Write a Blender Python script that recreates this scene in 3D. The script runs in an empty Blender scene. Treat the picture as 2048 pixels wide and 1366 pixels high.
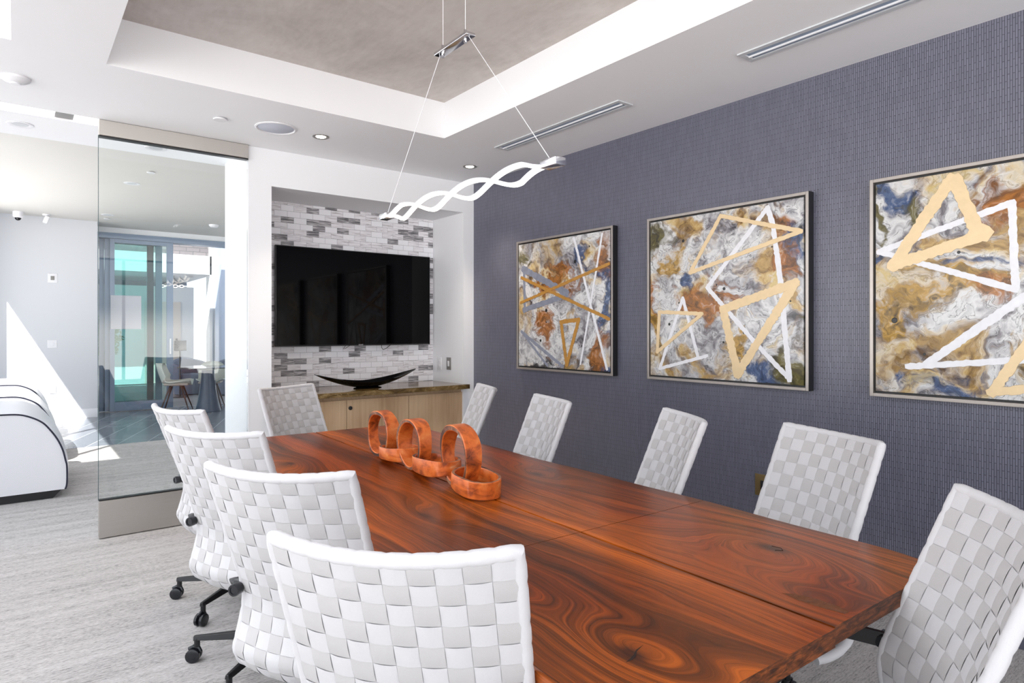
import bpy, bmesh, math, random
from mathutils import Vector, Matrix
PI = math.pi
random.seed(7)
S = bpy.context.scene
C = S.collection

# ------------------------------------------------------------------ camera
cd = bpy.data.cameras.new('camera'); cam = bpy.data.objects.new('camera', cd); C.objects.link(cam)
cam.location = (0, 0, 1.37)
cam.rotation_euler = (math.radians(90), 0, -math.atan2(.617, .787))
cd.sensor_width = 36; cd.lens = 1267 / 2048 * 36
cd.shift_y = -23 / 2048
cd.clip_start = .02; cd.clip_end = 200
S.camera = cam
# ------------------------------------------------------------------ colour management
S.view_settings.view_transform = 'Standard'; S.view_settings.look = 'None'
S.view_settings.gamma = 1; S.view_settings.use_curve_mapping = False
S.view_settings.exposure = 0.86
# ------------------------------------------------------------------ world and sun
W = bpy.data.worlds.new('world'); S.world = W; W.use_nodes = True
bg = W.node_tree.nodes['Background']
# overcast-bright sky above the horizon, a brighter lower half added to light the ceiling
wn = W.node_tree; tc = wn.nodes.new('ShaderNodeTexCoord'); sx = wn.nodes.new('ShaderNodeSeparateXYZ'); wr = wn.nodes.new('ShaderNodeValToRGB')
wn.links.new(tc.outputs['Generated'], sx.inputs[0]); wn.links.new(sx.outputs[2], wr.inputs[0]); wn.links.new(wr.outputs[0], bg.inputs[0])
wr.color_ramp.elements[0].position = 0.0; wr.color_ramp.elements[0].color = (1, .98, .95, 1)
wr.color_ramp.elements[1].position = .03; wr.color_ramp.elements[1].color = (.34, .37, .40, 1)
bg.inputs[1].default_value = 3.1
sl = bpy.data.lights.new('sun', 'SUN'); sl.energy = 7.0; sl.angle = .009; sl.color = (1, .96, .9)
so = bpy.data.objects.new('sun', sl); C.objects.link(so)
so.rotation_euler = Vector((1, 1.2, -1.84)).to_track_quat('-Z', 'Y').to_euler()
so.location = (-3, -3, 8)

def portal(loc, rot, sx, sy):
    l = bpy.data.lights.new('window_portal', 'AREA'); l.shape = 'RECTANGLE'; l.size = sx; l.size_y = sy
    l.cycles.is_portal = True
    o = bpy.data.objects.new('window_portal', l); C.objects.link(o); o.location = loc; o.rotation_euler = rot
portal((-4.95, .3, 1.4), (0, -PI/2, 0), 2.7, 9.6)
portal((-.8, -4.45, 1.4), (PI/2, 0, 0), 8.2, 2.7)
portal((-.62, 8.3, 1.55), (0, -PI/2, 0), 3.0, 6.0)
portal((2.8, 12.7, 1.5), (-PI/2, 0, 0), 3.6, 3.0)

# ------------------------------------------------------------------ materials
def srgb(r, g, b):
    f = lambda c: (c/255/12.92 if c/255 <= .04045 else ((c/255+.055)/1.055)**2.4)
    return (f(r), f(g), f(b), 1)
class NT:
    def __init__(s, name):
        s.m = bpy.data.materials.new(name); s.m.use_nodes = True
        s.t = s.m.node_tree; s.p = s.t.nodes['Principled BSDF']; s.out = s.t.nodes['Material Output']
    def n(s, typ, **kw):
        x = s.t.nodes.new(typ)
        for k, v in kw.items(): setattr(x, k, v)
        return x
    def set(s, sock, v):
        if isinstance(v, bpy.types.NodeSocket): s.t.links.new(v, sock)
        else: sock.default_value = v
    def math(s, op, a, b=None, c=None, clamp=False):
        x = s.n('ShaderNodeMath', operation=op, use_clamp=clamp); s.set(x.inputs[0], a)
        if b is not None: s.set(x.inputs[1], b)
        if c is not None: s.set(x.inputs[2], c)
        return x.outputs[0]
    def obj(s): return s.n('ShaderNodeTexCoord').outputs['Object']
    def geo(s): return s.n('ShaderNodeNewGeometry').outputs['Position']
    def sep(s, v):
        x = s.n('ShaderNodeSeparateXYZ'); s.set(x.inputs[0], v); return x.outputs
    def comb(s, x, y, z):
        c = s.n('ShaderNodeCombineXYZ')
        for i, v in enumerate((x, y, z)): s.set(c.inputs[i], v)
        return c.outputs[0]
    def mapv(s, v, sc=(1,1,1), loc=(0,0,0), rot=(0,0,0)):
        x = s.n('ShaderNodeMapping'); s.set(x.inputs[0], v)
        x.inputs[1].default_value = loc; x.inputs[2].default_value = rot; x.inputs[3].default_value = sc
        return x.outputs[0]
    def noise(s, v, scale=1, detail=3, rough=.5, dist=0, out=0):
        x = s.n('ShaderNodeTexNoise'); s.set(x.inputs['Vector'], v)
        x.inputs['Scale'].default_value = scale; x.inputs['Detail'].default_value = detail
        x.inputs['Roughness'].default_value = rough; x.inputs['Distortion'].default_value = dist
        return x.outputs[out]
    def ramp(s, f, stops, interp='LINEAR'):
        x = s.n('ShaderNodeValToRGB'); s.set(x.inputs[0], f); e = x.color_ramp.elements
        x.color_ramp.interpolation = interp
        while len(e) < len(stops): e.new(.5)
        for i, (p, c) in enumerate(stops):
            e[i].position = p; e[i].color = c if len(c) == 4 else (*c, 1)
        return x.outputs[0]
    def mix(s, f, a, b, blend='MIX'):
        x = s.n('ShaderNodeMix', data_type='RGBA', blend_type=blend)
        s.set(x.inputs[0], f); s.set(x.inputs[6], a); s.set(x.inputs[7], b); return x.outputs[2]
    def bump(s, h, dist=.002, strength=1):
        x = s.n('ShaderNodeBump'); x.inputs['Strength'].default_value = strength; x.inputs['Distance'].default_value = dist
        s.set(x.inputs['Height'], h); s.t.links.new(x.outputs[0], s.p.inputs['Normal'])
    def base(s, c, rough=.5, metal=0, spec=.5):
        s.set(s.p.inputs['Base Color'], c); s.set(s.p.inputs['Roughness'], rough)
        s.p.inputs['Metallic'].default_value = metal; s.p.inputs['Specular IOR Level'].default_value = spec
        return s
G = lambda v: (v, v, v, 1)
def simple(name, c, rough=.5, metal=0, spec=.5, nscale=0, amt=.06, bumpd=0):
    n = NT(name)
    if nscale:
        f = n.noise(n.obj(), nscale, 4)
        c2 = tuple(max(0, x*(1-amt)) for x in c[:3]) + (1,)
        n.base(n.mix(f, c, c2), rough, metal, spec)
        if bumpd: n.bump(f, bumpd)
    else: n.base(c, rough, metal, spec)
    return n.m
def emis(name, c, st):
    n = NT(name); n.base(c, .5); n.p.inputs['Emission Color'].default_value = c; n.p.inputs['Emission Strength'].default_value = st
    return n.m
M = {}
M['ceilpaint'] = simple('ceiling_paint', (.90, .905, .93, 1), .6, nscale=3, amt=.02)
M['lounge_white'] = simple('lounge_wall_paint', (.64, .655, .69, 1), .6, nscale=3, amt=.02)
M['white'] = simple('white_paint', (.84, .85, .88, 1), .6, nscale=3, amt=.02)
M['plaster_white'] = simple('white_trim', (.84, .85, .88, 1), .5, nscale=6, amt=.02)
M['black'] = simple('black_metal', (.012, .012, .014, 1), .35, 0, .5, nscale=40, amt=.3)
M['rubber'] = simple('black_plastic', (.015, .016, .02, 1), .22, nscale=30, amt=.3)
M['chrome'] = simple('chrome', (.75, .75, .78, 1), .12, 1, nscale=20, amt=.05)
M['glossblack'] = simple('gloss_black', (.004, .004, .005, 1), .06, 0, .6, nscale=8, amt=.3)
M['tan'] = simple('tan_leather', srgb(176, 146, 132), .5, nscale=80, amt=.1, bumpd=.0005)
M['whiteleather'] = simple('white_leather', (.75, .76, .8, 1), .35, nscale=60, amt=.05, bumpd=.0004)
M['plastic_white'] = simple('white_plastic', (.8, .8, .83, 1), .35, nscale=50, amt=.02)
M['grey_alu'] = simple('blue_grey_aluminium', srgb(128, 145, 168), .4, .3, nscale=20, amt=.05)
M['stone_brown'] = None
def m_plasterceil():
    n = NT('beige_plaster'); p = n.geo()
    a = n.noise(n.mapv(p, (1, 1, 1)), 2.2, 8, .65, .6); b = n.noise(n.mapv(p, (3, 1, 1)), 9, 5, .6)
    f = n.math('ADD', n.math('MULTIPLY', a, .7), n.math('MULTIPLY', b, .3))
    n.base(n.ramp(f, [(.32, srgb(184, 176, 170)), (.52, srgb(205, 198, 193)), (.7, srgb(216, 211, 207))]), .6)
    return n.m
M['plaster'] = m_plasterceil()
def m_wallpaper():
    n = NT('stacked_stick_wallcovering'); x, y, z = n.sep(n.geo())
    v = n.comb(z, y, 0)
    b = n.n('ShaderNodeTexBrick', offset=.5, offset_frequency=2, squash=1); n.set(b.inputs['Vector'], v)
    b.inputs['Color1'].default_value = G(.25); b.inputs['Color2'].default_value = G(.75); b.inputs['Mortar'].default_value = G(0)
    b.inputs['Scale'].default_value = 1; b.inputs['Mortar Size'].default_value = .0012; b.inputs['Mortar Smooth'].default_value = .3
    b.inputs['Brick Width'].default_value = .06; b.inputs['Row Height'].default_value = .0095
    c = n.mix(b.outputs[0], srgb(92, 93, 108), srgb(116, 117, 134))
    big = n.noise(n.geo(), 1.5, 2)
    c = n.mix(n.math('MULTIPLY', big, .3), c, srgb(90, 90, 106))
    c = n.mix(b.outputs[1], c, srgb(52, 53, 66))
    n.base(c, .36, 0, .75)
    rnd = n.n('ShaderNodeSeparateColor'); n.set(rnd.inputs[0], b.outputs[0])
    hgt = n.math('ADD', n.math('SUBTRACT', 1, b.outputs[1]), n.math('MULTIPLY', rnd.outputs[0], .5))
    n.bump(hgt, .0012, .9)
    return n.m
M['wallpaper'] = m_wallpaper()
def m_tile():
    n = NT('marble_mosaic'); x, y, z = n.sep(n.geo()); v = n.comb(x, z, 0)
    b = n.n('ShaderNodeTexBrick', offset=.5, offset_frequency=2); n.set(b.inputs['Vector'], v)
    b.inputs['Color1'].default_value = G(0); b.inputs['Color2'].default_value = G(1); b.inputs['Mortar'].default_value = G(.5)
    b.inputs['Scale'].default_value = 1; b.inputs['Mortar Size'].default_value = .0013; b.inputs['Mortar Smooth'].default_value = .1
    b.inputs['Brick Width'].default_value = .112; b.inputs['Row Height'].default_value = .051
    r = n.n('ShaderNodeSeparateColor'); n.set(r.inputs[0], b.outputs[0]); r = r.outputs[0]
    sv = n.comb(n.math('ADD', n.math('MULTIPLY', x, 7), n.math('MULTIPLY', r, 37)), n.math('ADD', n.math('MULTIPLY', z, 95), n.math('MULTIPLY', r, 91)), 0)
    st = n.noise(sv, 1, 5, .6, .4)
    light = n.ramp(st, [(.34, srgb(172, 166, 170)), (.44, srgb(222, 219, 224)), (.6, srgb(240, 239, 243))])
    dark = n.ramp(st, [(.38, srgb(92, 90, 94)), (.5, srgb(140, 138, 142)), (.62, srgb(205, 202, 206))])
    wtile = n.ramp(r, [(.0, G(0)), (.70, G(0)), (.76, G(1))], 'CONSTANT')
    pure = n.ramp(r, [(.0, G(1)), (.32, G(0))], 'CONSTANT')
    c = n.mix(wtile, light, dark); c = n.mix(pure, c, srgb(240, 240, 245))
    c = n.mix(b.outputs[1], c, srgb(175, 174, 180))
    n.base(c, .3); n.bump(n.math('SUBTRACT', 1, b.outputs[1]), .0008, .6)
    return n.m
M['mosaic'] = m_tile()
def m_carpet():
    n = NT('grey_striated_carpet'); x, y, z = n.sep(n.geo())
    a = n.noise(n.comb(n.math('MULTIPLY', x, 16), n.math('MULTIPLY', y, 150), 0), 1, 4, .6)
    b = n.noise(n.comb(n.math('MULTIPLY', x, 55), n.math('MULTIPLY', y, 230), 3), 1, 3, .7)
    c0 = n.noise(n.comb(n.math('MULTIPLY', x, .8), n.math('MULTIPLY', y, 14), 5), 1, 3, .6)
    f = n.math('ADD', n.math('MULTIPLY', a, .35), n.math('ADD', n.math('MULTIPLY', b, .45), n.math('MULTIPLY', c0, .2)))
    c = n.ramp(f, [(.34, srgb(92, 91, 90)), (.42, srgb(146, 144, 143)), (.5, srgb(184, 181, 180)), (.62, srgb(206, 204, 204))])
    n.base(c, .95, 0, .1); n.bump(f, .006, .8)
    return n.m
M['carpet'] = m_carpet()
def m_floortile():
    n = NT('grey_porcelain_planks'); x, y, z = n.sep(n.geo()); 
    v = n.comb(n.math('ADD', n.math('MULTIPLY', y, .93), n.math('MULTIPLY', x, .37)), n.math('SUBTRACT', n.math('MULTIPLY', x, .93), n.math('MULTIPLY', y, .37)), 0)
    b = n.n('ShaderNodeTexBrick', offset=.33); n.set(b.inputs['Vector'], v)
    b.inputs['Color1'].default_value = srgb(104, 112, 122); b.inputs['Color2'].default_value = srgb(124, 130, 140); b.inputs['Mortar'].default_value = srgb(190, 195, 200)
    b.inputs['Scale'].default_value = 1; b.inputs['Mortar Size'].default_value = .006; b.inputs['Brick Width'].default_value = 1.8; b.inputs['Row Height'].default_value = .30
    s = n.noise(n.mapv(v, (2, 14, 1)), 1, 5)
    n.base(n.mix(n.math('MULTIPLY', s, .35), b.outputs[0], srgb(140, 146, 155)), .22)
    return n.m
M['floortile'] = m_floortile()
def glassmat(name, tint, refl=1.0):
    n = NT(name); t = n.n('ShaderNodeBsdfTransparent'); t.inputs[0].default_value = tint
    g = n.n('ShaderNodeBsdfGlossy'); g.inputs[0].default_value = (1, 1, 1, 1); g.inputs['Roughness'].default_value = 0
    fr = n.n('ShaderNodeFresnel'); fr.inputs[0].default_value = 1.45
    mx = n.n('ShaderNodeMixShader'); n.set(mx.inputs[0], n.math('MULTIPLY', fr.outputs[0], refl))
    n.t.links.new(t.outputs[0], mx.inputs[1]); n.t.links.new(g.outputs[0], mx.inputs[2]); n.t.links.new(mx.outputs[0], n.out.inputs[0])
    return n.m
M['glass'] = glassmat('clear_glass', (.985, 1, .996, 1))
M['glass_teal'] = glassmat('teal_glass', (.80, .93, .92, 1))
M['glass_edge'] = simple('glass_edge', srgb(70, 90, 92), .2, nscale=20)
def m_steel():
    n = NT('brushed_stainless'); x, y, z = n.sep(n.geo())
    f = n.noise(n.comb(n.math('MULTIPLY', x, 3), n.math('MULTIPLY', z, 900), 0), 1, 3)
    n.base(n.mix(f, srgb(184, 179, 173), srgb(202, 198, 194)), .36, 1); n.bump(f, .0002, .5)
    return n.m
M['steel'] = m_steel()
def m_walnut(name, knots, sign=1, endgrain=False):
    n = NT(name); x, y, z = n.sep(n.obj())
    wv = n.noise(n.comb(n.math('MULTIPLY', x, 2.2), n.math('MULTIPLY', y, .9), 0), 1, 3, .55)
    phi = n.math('ADD', x, n.math('MULTIPLY', n.math('SUBTRACT', wv, .5), .24))
    darkk = None
    for (kx, ky, a, b, A) in knots:
        dx = n.math('DIVIDE', n.math('SUBTRACT', x, kx), a); dy = n.math('DIVIDE', n.math('SUBTRACT', y, ky), b)
        r2 = n.math('ADD', n.math('MULTIPLY', dx, dx), n.math('MULTIPLY', dy, dy))
        e = n.math('EXPONENT', n.math('MULTIPLY', r2, -1))
        phi = n.math('ADD', phi, n.math('MULTIPLY', e, A))
        k = n.math('EXPONENT', n.math('MULTIPLY', r2, -22))
        darkk = k if darkk is None else n.math('ADD', darkk, k)
    zc = n.math('MULTIPLY', z, 1.0)
    ph = n.math('ADD', phi, zc)
    wob = n.math('MULTIPLY', n.noise(n.mapv(n.obj(), (14, 3, 5)), 1, 2), .008)
    ph = n.math('ADD', ph, wob)
    fine = n.noise(n.comb(n.math('MULTIPLY', ph, 120), n.math('MULTIPLY', y, 1.1), 2), 1, 5, .62)
    mid = n.noise(n.comb(n.math('MULTIPLY', ph, 24), n.math('MULTIPLY', y, .5), 7), 1, 3, .5)
    broad = n.noise(n.comb(n.math('MULTIPLY', ph, 5.5), n.math('MULTIPLY', y, .6), 12), 1, 2, .5)
    f = n.math('ADD', n.math('MULTIPLY', fine, .34), n.math('ADD', n.math('MULTIPLY', mid, .28), n.math('MULTIPLY', broad, .38)))
    c = n.ramp(f, [(.33, srgb(44, 20, 6)), (.41, srgb(84, 40, 10)), (.48, srgb(128, 62, 14)), (.55, srgb(172, 84, 18)), (.66, srgb(218, 112, 26))])
    bm = n.noise(n.comb(n.math('MULTIPLY', x, 2.5), n.math('MULTIPLY', y, .8), 31), 1, 2)
    c = n.mix(n.ramp(bm, [(.42, G(0)), (.62, G(.75))]), c, n.mix(1, c, srgb(205, 165, 130), 'MULTIPLY'))
    pore = n.noise(n.comb(n.math('MULTIPLY', ph, 420), n.math('MULTIPLY', y, 14), 0), 1, 2)
    c = n.mix(n.math('MULTIPLY', n.ramp(pore, [(.3, G(1)), (.42, G(0))]), .55), c, srgb(40, 17, 8))
    if darkk is not None: c = n.mix(n.math('MINIMUM', darkk, .85), c, srgb(34, 14, 8))
    n.base(c, .30, 0, .36); n.bump(n.math('ADD', fine, n.math('MULTIPLY', pore, .5)), .0003, .35)
    return n.m
M['walnut'] = m_walnut('walnut_slab', [(-.42, -1.39, .10, .22, .22), (-.46, -1.11, .04, .08, .08), (.34, -1.22, .14, .28, -.26), (.09, -1.47, .06, .13, .10),
    (-.30, -.35, .07, .22, .12), (-.40, .75, .09, .2, -.15), (.38, -.1, .08, .24, .14), (.38, 1.1, .07, .2, -.1)])
def m_burl():
    n = NT('carved_orange_wood'); p = n.obj()
    a = n.noise(n.mapv(p, (16, 7, 22)), 1, 5, .6, .8); b = n.noise(p, 14, 3, .5, .6)
    f = n.math('ADD', n.math('MULTIPLY', a, .6), n.math('MULTIPLY', b, .4))
    c = n.ramp(f, [(.33, srgb(96, 44, 20)), (.41, srgb(168, 78, 32)), (.5, srgb(214, 106, 42)), (.6, srgb(224, 128, 62)), (.68, srgb(232, 172, 120))])
    n.base(c, .38); n.bump(f, .002, .4)
    return n.m
M['burl'] = m_burl()
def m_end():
    n = NT('walnut_end_grain_shaded'); p = n.obj()
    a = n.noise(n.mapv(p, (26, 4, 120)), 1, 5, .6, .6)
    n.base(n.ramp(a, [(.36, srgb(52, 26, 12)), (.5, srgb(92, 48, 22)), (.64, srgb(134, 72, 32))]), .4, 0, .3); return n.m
M['walnut_end'] = m_end()  # end grain, darkened further to put edge shading into the colour
def m_bark():
    n = NT('dark_cut_wood'); p = n.obj(); a = n.noise(n.mapv(p, (12, 12, 12)), 1, 5, .6, 1)
    n.base(n.ramp(a, [(.38, srgb(70, 40, 28)), (.5, srgb(120, 76, 54)), (.64, srgb(176, 128, 96))]), .55); n.bump(a, .001, .5); return n.m
M['cutwood'] = m_bark()
def m_cab():
    n = NT('light_oak_veneer'); x, y, z = n.sep(n.geo())
    a = n.noise(n.comb(n.math('MULTIPLY', x, 45), 0, n.math('MULTIPLY', z, 1.3)), 1, 4, .6); b = n.noise(n.comb(n.math('MULTIPLY', x, 3), 0, n.math('MULTIPLY', z, 1.5)), 1, 3)
    f = n.math('ADD', n.math('MULTIPLY', a, .4), n.math('MULTIPLY', b, .6))
    n.base(n.ramp(f, [(.35, srgb(176, 144, 110)), (.5, srgb(200, 168, 134)), (.65, srgb(214, 186, 152))]), .42); return n.m
M['oak'] = m_cab()
def m_marble():
    n = NT('brown_marble'); p = n.geo()
    a = n.noise(n.mapv(p, (3, 3, 9)), 1.5, 6, .6, 1.5); v = n.noise(n.mapv(p, (2, 2, 5), rot=(0, .6, 0)), 2, 4, .5, 2)
    c = n.ramp(a, [(.35, srgb(70, 52, 26)), (.5, srgb(104, 82, 44)), (.65, srgb(134, 112, 74))])
    vein = n.ramp(v, [(.485, G(0)), (.5, G(1)), (.515, G(0))])
    n.base(n.mix(n.math('MULTIPLY', vein, .5), c, srgb(190, 165, 120)), .09); return n.m
M['marble'] = m_marble()
def m_fab(name, c, ax):
    n = NT(name); p = n.obj(); 
    f = n.noise(n.mapv(p, (900, 300, 300) if ax == 0 else (300, 300, 900)), 1, 2)
    n.base(n.mix(f, c, tuple(x*.93 for x in c[:3]) + (1,)), .75, 0, .3); n.bump(f, .0004, .5)
    try: n.p.inputs['Sheen Weight'].default_value = .15
    except Exception: pass
    return n.m
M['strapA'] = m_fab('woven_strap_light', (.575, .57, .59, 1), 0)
M['strapB'] = m_fab('woven_strap_sheen_dark', (.485, .475, .48, 1), 1)  # sheen difference of alternate weave cells put into the colour
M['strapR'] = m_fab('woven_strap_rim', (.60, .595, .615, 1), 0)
M['boucle'] = simple('blue_grey_upholstery', srgb(110, 120, 140), .9, nscale=90, amt=.35, bumpd=.002)
M['sofa'] = simple('white_sofa_leather', (.80, .80, .84, 1), .35, nscale=4, amt=.03)
M['piping'] = simple('dark_piping', srgb(30, 32, 52), .4, nscale=30)
M['bluecone'] = simple('dark_blue_lacquer', srgb(34, 58, 88), .28, nscale=6, amt=.3)
M['darkglass'] = simple('dark_table_glass', srgb(60, 66, 72), .08, nscale=6, amt=.1)
M['brownleg'] = simple('dark_walnut_leg', srgb(72, 42, 32), .4, nscale=30, amt=.3)
M['shell'] = simple('cream_shell', srgb(205, 210, 202), .45, nscale=8, amt=.05)
M['frost'] = simple('frosted_panel', srgb(205, 204, 212), .6, nscale=3, amt=.02)
M['concrete'] = None
def m_conc():
    n = NT('grey_split_stone'); x, y, z = n.sep(n.geo())
    b = n.n('ShaderNodeTexBrick'); n.set(b.inputs['Vector'], n.comb(x, z, 0))
    b.inputs['Color1'].default_value = srgb(88, 84, 88); b.inputs['Color2'].default_value = srgb(112, 106, 108); b.inputs['Mortar'].default_value = srgb(72, 70, 74)
    b.inputs['Scale'].default_value = 1; b.inputs['Mortar Size'].default_value = .008; b.inputs['Brick Width'].default_value = .3; b.inputs['Row Height'].default_value = .1
    n.base(b.outputs[0], .9); return n.m
M['concrete'] = m_conc()
M['extblue'] = simple('slate_blue_render', srgb(74, 84, 102), .8, nscale=4, amt=.08)
M['extpale'] = simple('pale_blue_render', srgb(150, 162, 184), .8, nscale=4, amt=.04)
M['extwhite'] = simple('white_render', (.52, .53, .55, 1), .8, nscale=4, amt=.03)
M['paving'] = simple('pale_paving', srgb(120, 122, 126), .6, nscale=8, amt=.12)
M['beige'] = simple('beige_door_paint', srgb(188, 178, 170), .5, nscale=5)
M['leaf'] = simple('green_leaf', srgb(120, 160, 60), .5, nscale=20, amt=.5)
M['greybase'] = simple('slate_baseboard', srgb(92, 94, 108), .4, nscale=10, amt=.08)
M['vent'] = simple('grey_vent_metal', (.60, .62, .65, 1), .4, nscale=20, amt=.05)
M['silverframe'] = simple('brushed_champagne_frame', srgb(176, 168, 162), .35, .7, nscale=40, amt=.12)
M['brass'] = simple('brass_plate', srgb(150, 128, 88), .3, .8, nscale=40, amt=.1)
M['nickel'] = simple('nickel_plate', srgb(140, 138, 135), .35, .6, nscale=40, amt=.1)
M['gold'] = simple('gold_leaf', srgb(228, 202, 160), .42, .15, nscale=30, amt=.16, bumpd=.001)
M['golddeep'] = simple('deep_gold_leaf', srgb(200, 146, 68), .42, .15, nscale=30, amt=.35, bumpd=.001)
M['whitepaint'] = simple('white_impasto', (.82, .82, .86, 1), .5, nscale=40, amt=.16, bumpd=.001)
M['silverleaf'] = simple('silver_leaf', srgb(160, 165, 182), .35, .3, nscale=26, amt=.4, bumpd=.001)
def m_paint(name, seed, blobs):
    n = NT(name); x, y, z = n.sep(n.geo()); v0 = n.comb(y, z, seed)
    w1 = n.noise(v0, 2.2, 4, .6, 0, 1)
    sub = n.n('ShaderNodeVectorMath', operation='SUBTRACT'); n.set(sub.inputs[0], w1); sub.inputs[1].default_value = (.5, .5, .5)
    mul = n.n('ShaderNodeVectorMath', operation='SCALE'); n.set(mul.inputs[0], sub.outputs[0]); mul.inputs['Scale'].default_value = .55
    add = n.n('ShaderNodeVectorMath', operation='ADD'); n.set(add.inputs[0], v0); n.set(add.inputs[1], mul.outputs[0])
    v = add.outputs[0]
    a = n.noise(v, 5, 8, .62, 1.2); 
    c = n.ramp(a, [(.30, srgb(60, 58, 62)), (.40, srgb(124, 121, 126)), (.48, srgb(176, 175, 178)), (.58, srgb(216, 216, 216)), (.7, srgb(150, 150, 156))])
    vein = n.ramp(n.noise(v, 3.4, 6, .6, 2.5), [(.482, G(0)), (.5, G(1)), (.512, G(0))])
    c = n.mix(n.math('MULTIPLY', vein, .75), c, srgb(44, 42, 46))
    och = n.ramp(n.noise(n.mapv(v, loc=(3, 5, 1)), 3.0, 5, .6, 1), [(.50, G(0)), (.64, G(.85))])
    c = n.mix(och, c, n.ramp(a, [(.35, srgb(96, 66, 22)), (.5, srgb(176, 138, 58)), (.62, srgb(206, 180, 112))]))
    for (by, bz, ry, rz, col) in blobs:
        vy, vz, _ = n.sep(v)
        dy = n.math('DIVIDE', n.math('SUBTRACT', vy, by), ry); dz = n.math('DIVIDE', n.math('SUBTRACT', vz, bz), rz)
        r = n.math('SQRT', n.math('ADD', n.math('MULTIPLY', dy, dy), n.math('MULTIPLY', dz, dz)))
        r = n.math('ADD', r, n.math('MULTIPLY', n.math('SUBTRACT', a, .5), 3.0))
        k = n.ramp(r, [(.55, G(.92)), (1.0, G(0))])
        cc = n.ramp(n.noise(n.mapv(v, loc=(by, bz, 2)), 9, 6, .65, 1.5), [(.32, tuple(q*.12 for q in col[:3])), (.46, tuple(q*.7 for q in col[:3])), (.56, tuple(min(1, q*1.3) for q in col[:3])), (.68, tuple(.35 + .5*q for q in col[:3]))])
        c = n.mix(k, c, cc)
    n.base(c, .28); n.bump(a, .002, .4)
    return n.m
BL, RU, OC, OL, DK = srgb(52, 74, 112), srgb(150, 92, 30), srgb(162, 126, 50), srgb(92, 84, 36), srgb(24, 24, 30)
M['art1'] = m_paint('abstract_canvas_far', 3.1, [(4.15, 2.02, .12, .12, OL), (3.75, 1.75, .22, .10, RU), (3.2, 1.95, .10, .2, RU), (3.2, 1.6, .10, .3, BL), (3.85, 1.40, .14, .2, RU), (3.28, 1.2, .13, .16, RU), (3.15, 1.08, .1, .08, BL), (3.95, 1.05, .22, .06, DK), (3.45, 1.95, .06, .1, BL)])
M['art2'] = m_paint('abstract_canvas_middle', 8.7, [(2.78, 1.98, .13, .12, OL), (2.76, 1.55, .08, .22, RU), (2.35, 1.62, .22, .14, RU), (2.45, 1.78, .06, .09, BL), (1.82, 2.0, .12, .1, RU), (1.75, 1.85, .1, .2, BL), (1.8, 1.74, .1, .12, RU), (1.95, 1.12, .24, .07, BL), (1.76, 1.18, .07, .18, OL), (2.15, 1.28, .07, .16, OC), (2.6, 1.85, .12, .1, OC), (2.75, 1.3, .04, .2, OC)])
M['art3'] = m_paint('abstract_canvas_near', 14.2, [(1.30, 2.03, .10, .07, BL), (1.37, 1.93, .03, .2, OL), (1.1, 1.65, .26, .06, OC), (.98, 1.66, .16, .035, BL), (1.05, 1.52, .2, .1, OC), (.95, 1.48, .12, .07, RU), (1.36, 1.65, .03, .1, BL), (1.33, 1.5, .03, .07, RU), (.75, 1.98, .16, .1, RU), (1.08, 1.12, .22, .06, BL), (.6, 1.2, .2, .3, OC), (1.25, 1.4, .06, .12, OC), (1.22, 1.97, .04, .05, OL)])

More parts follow.
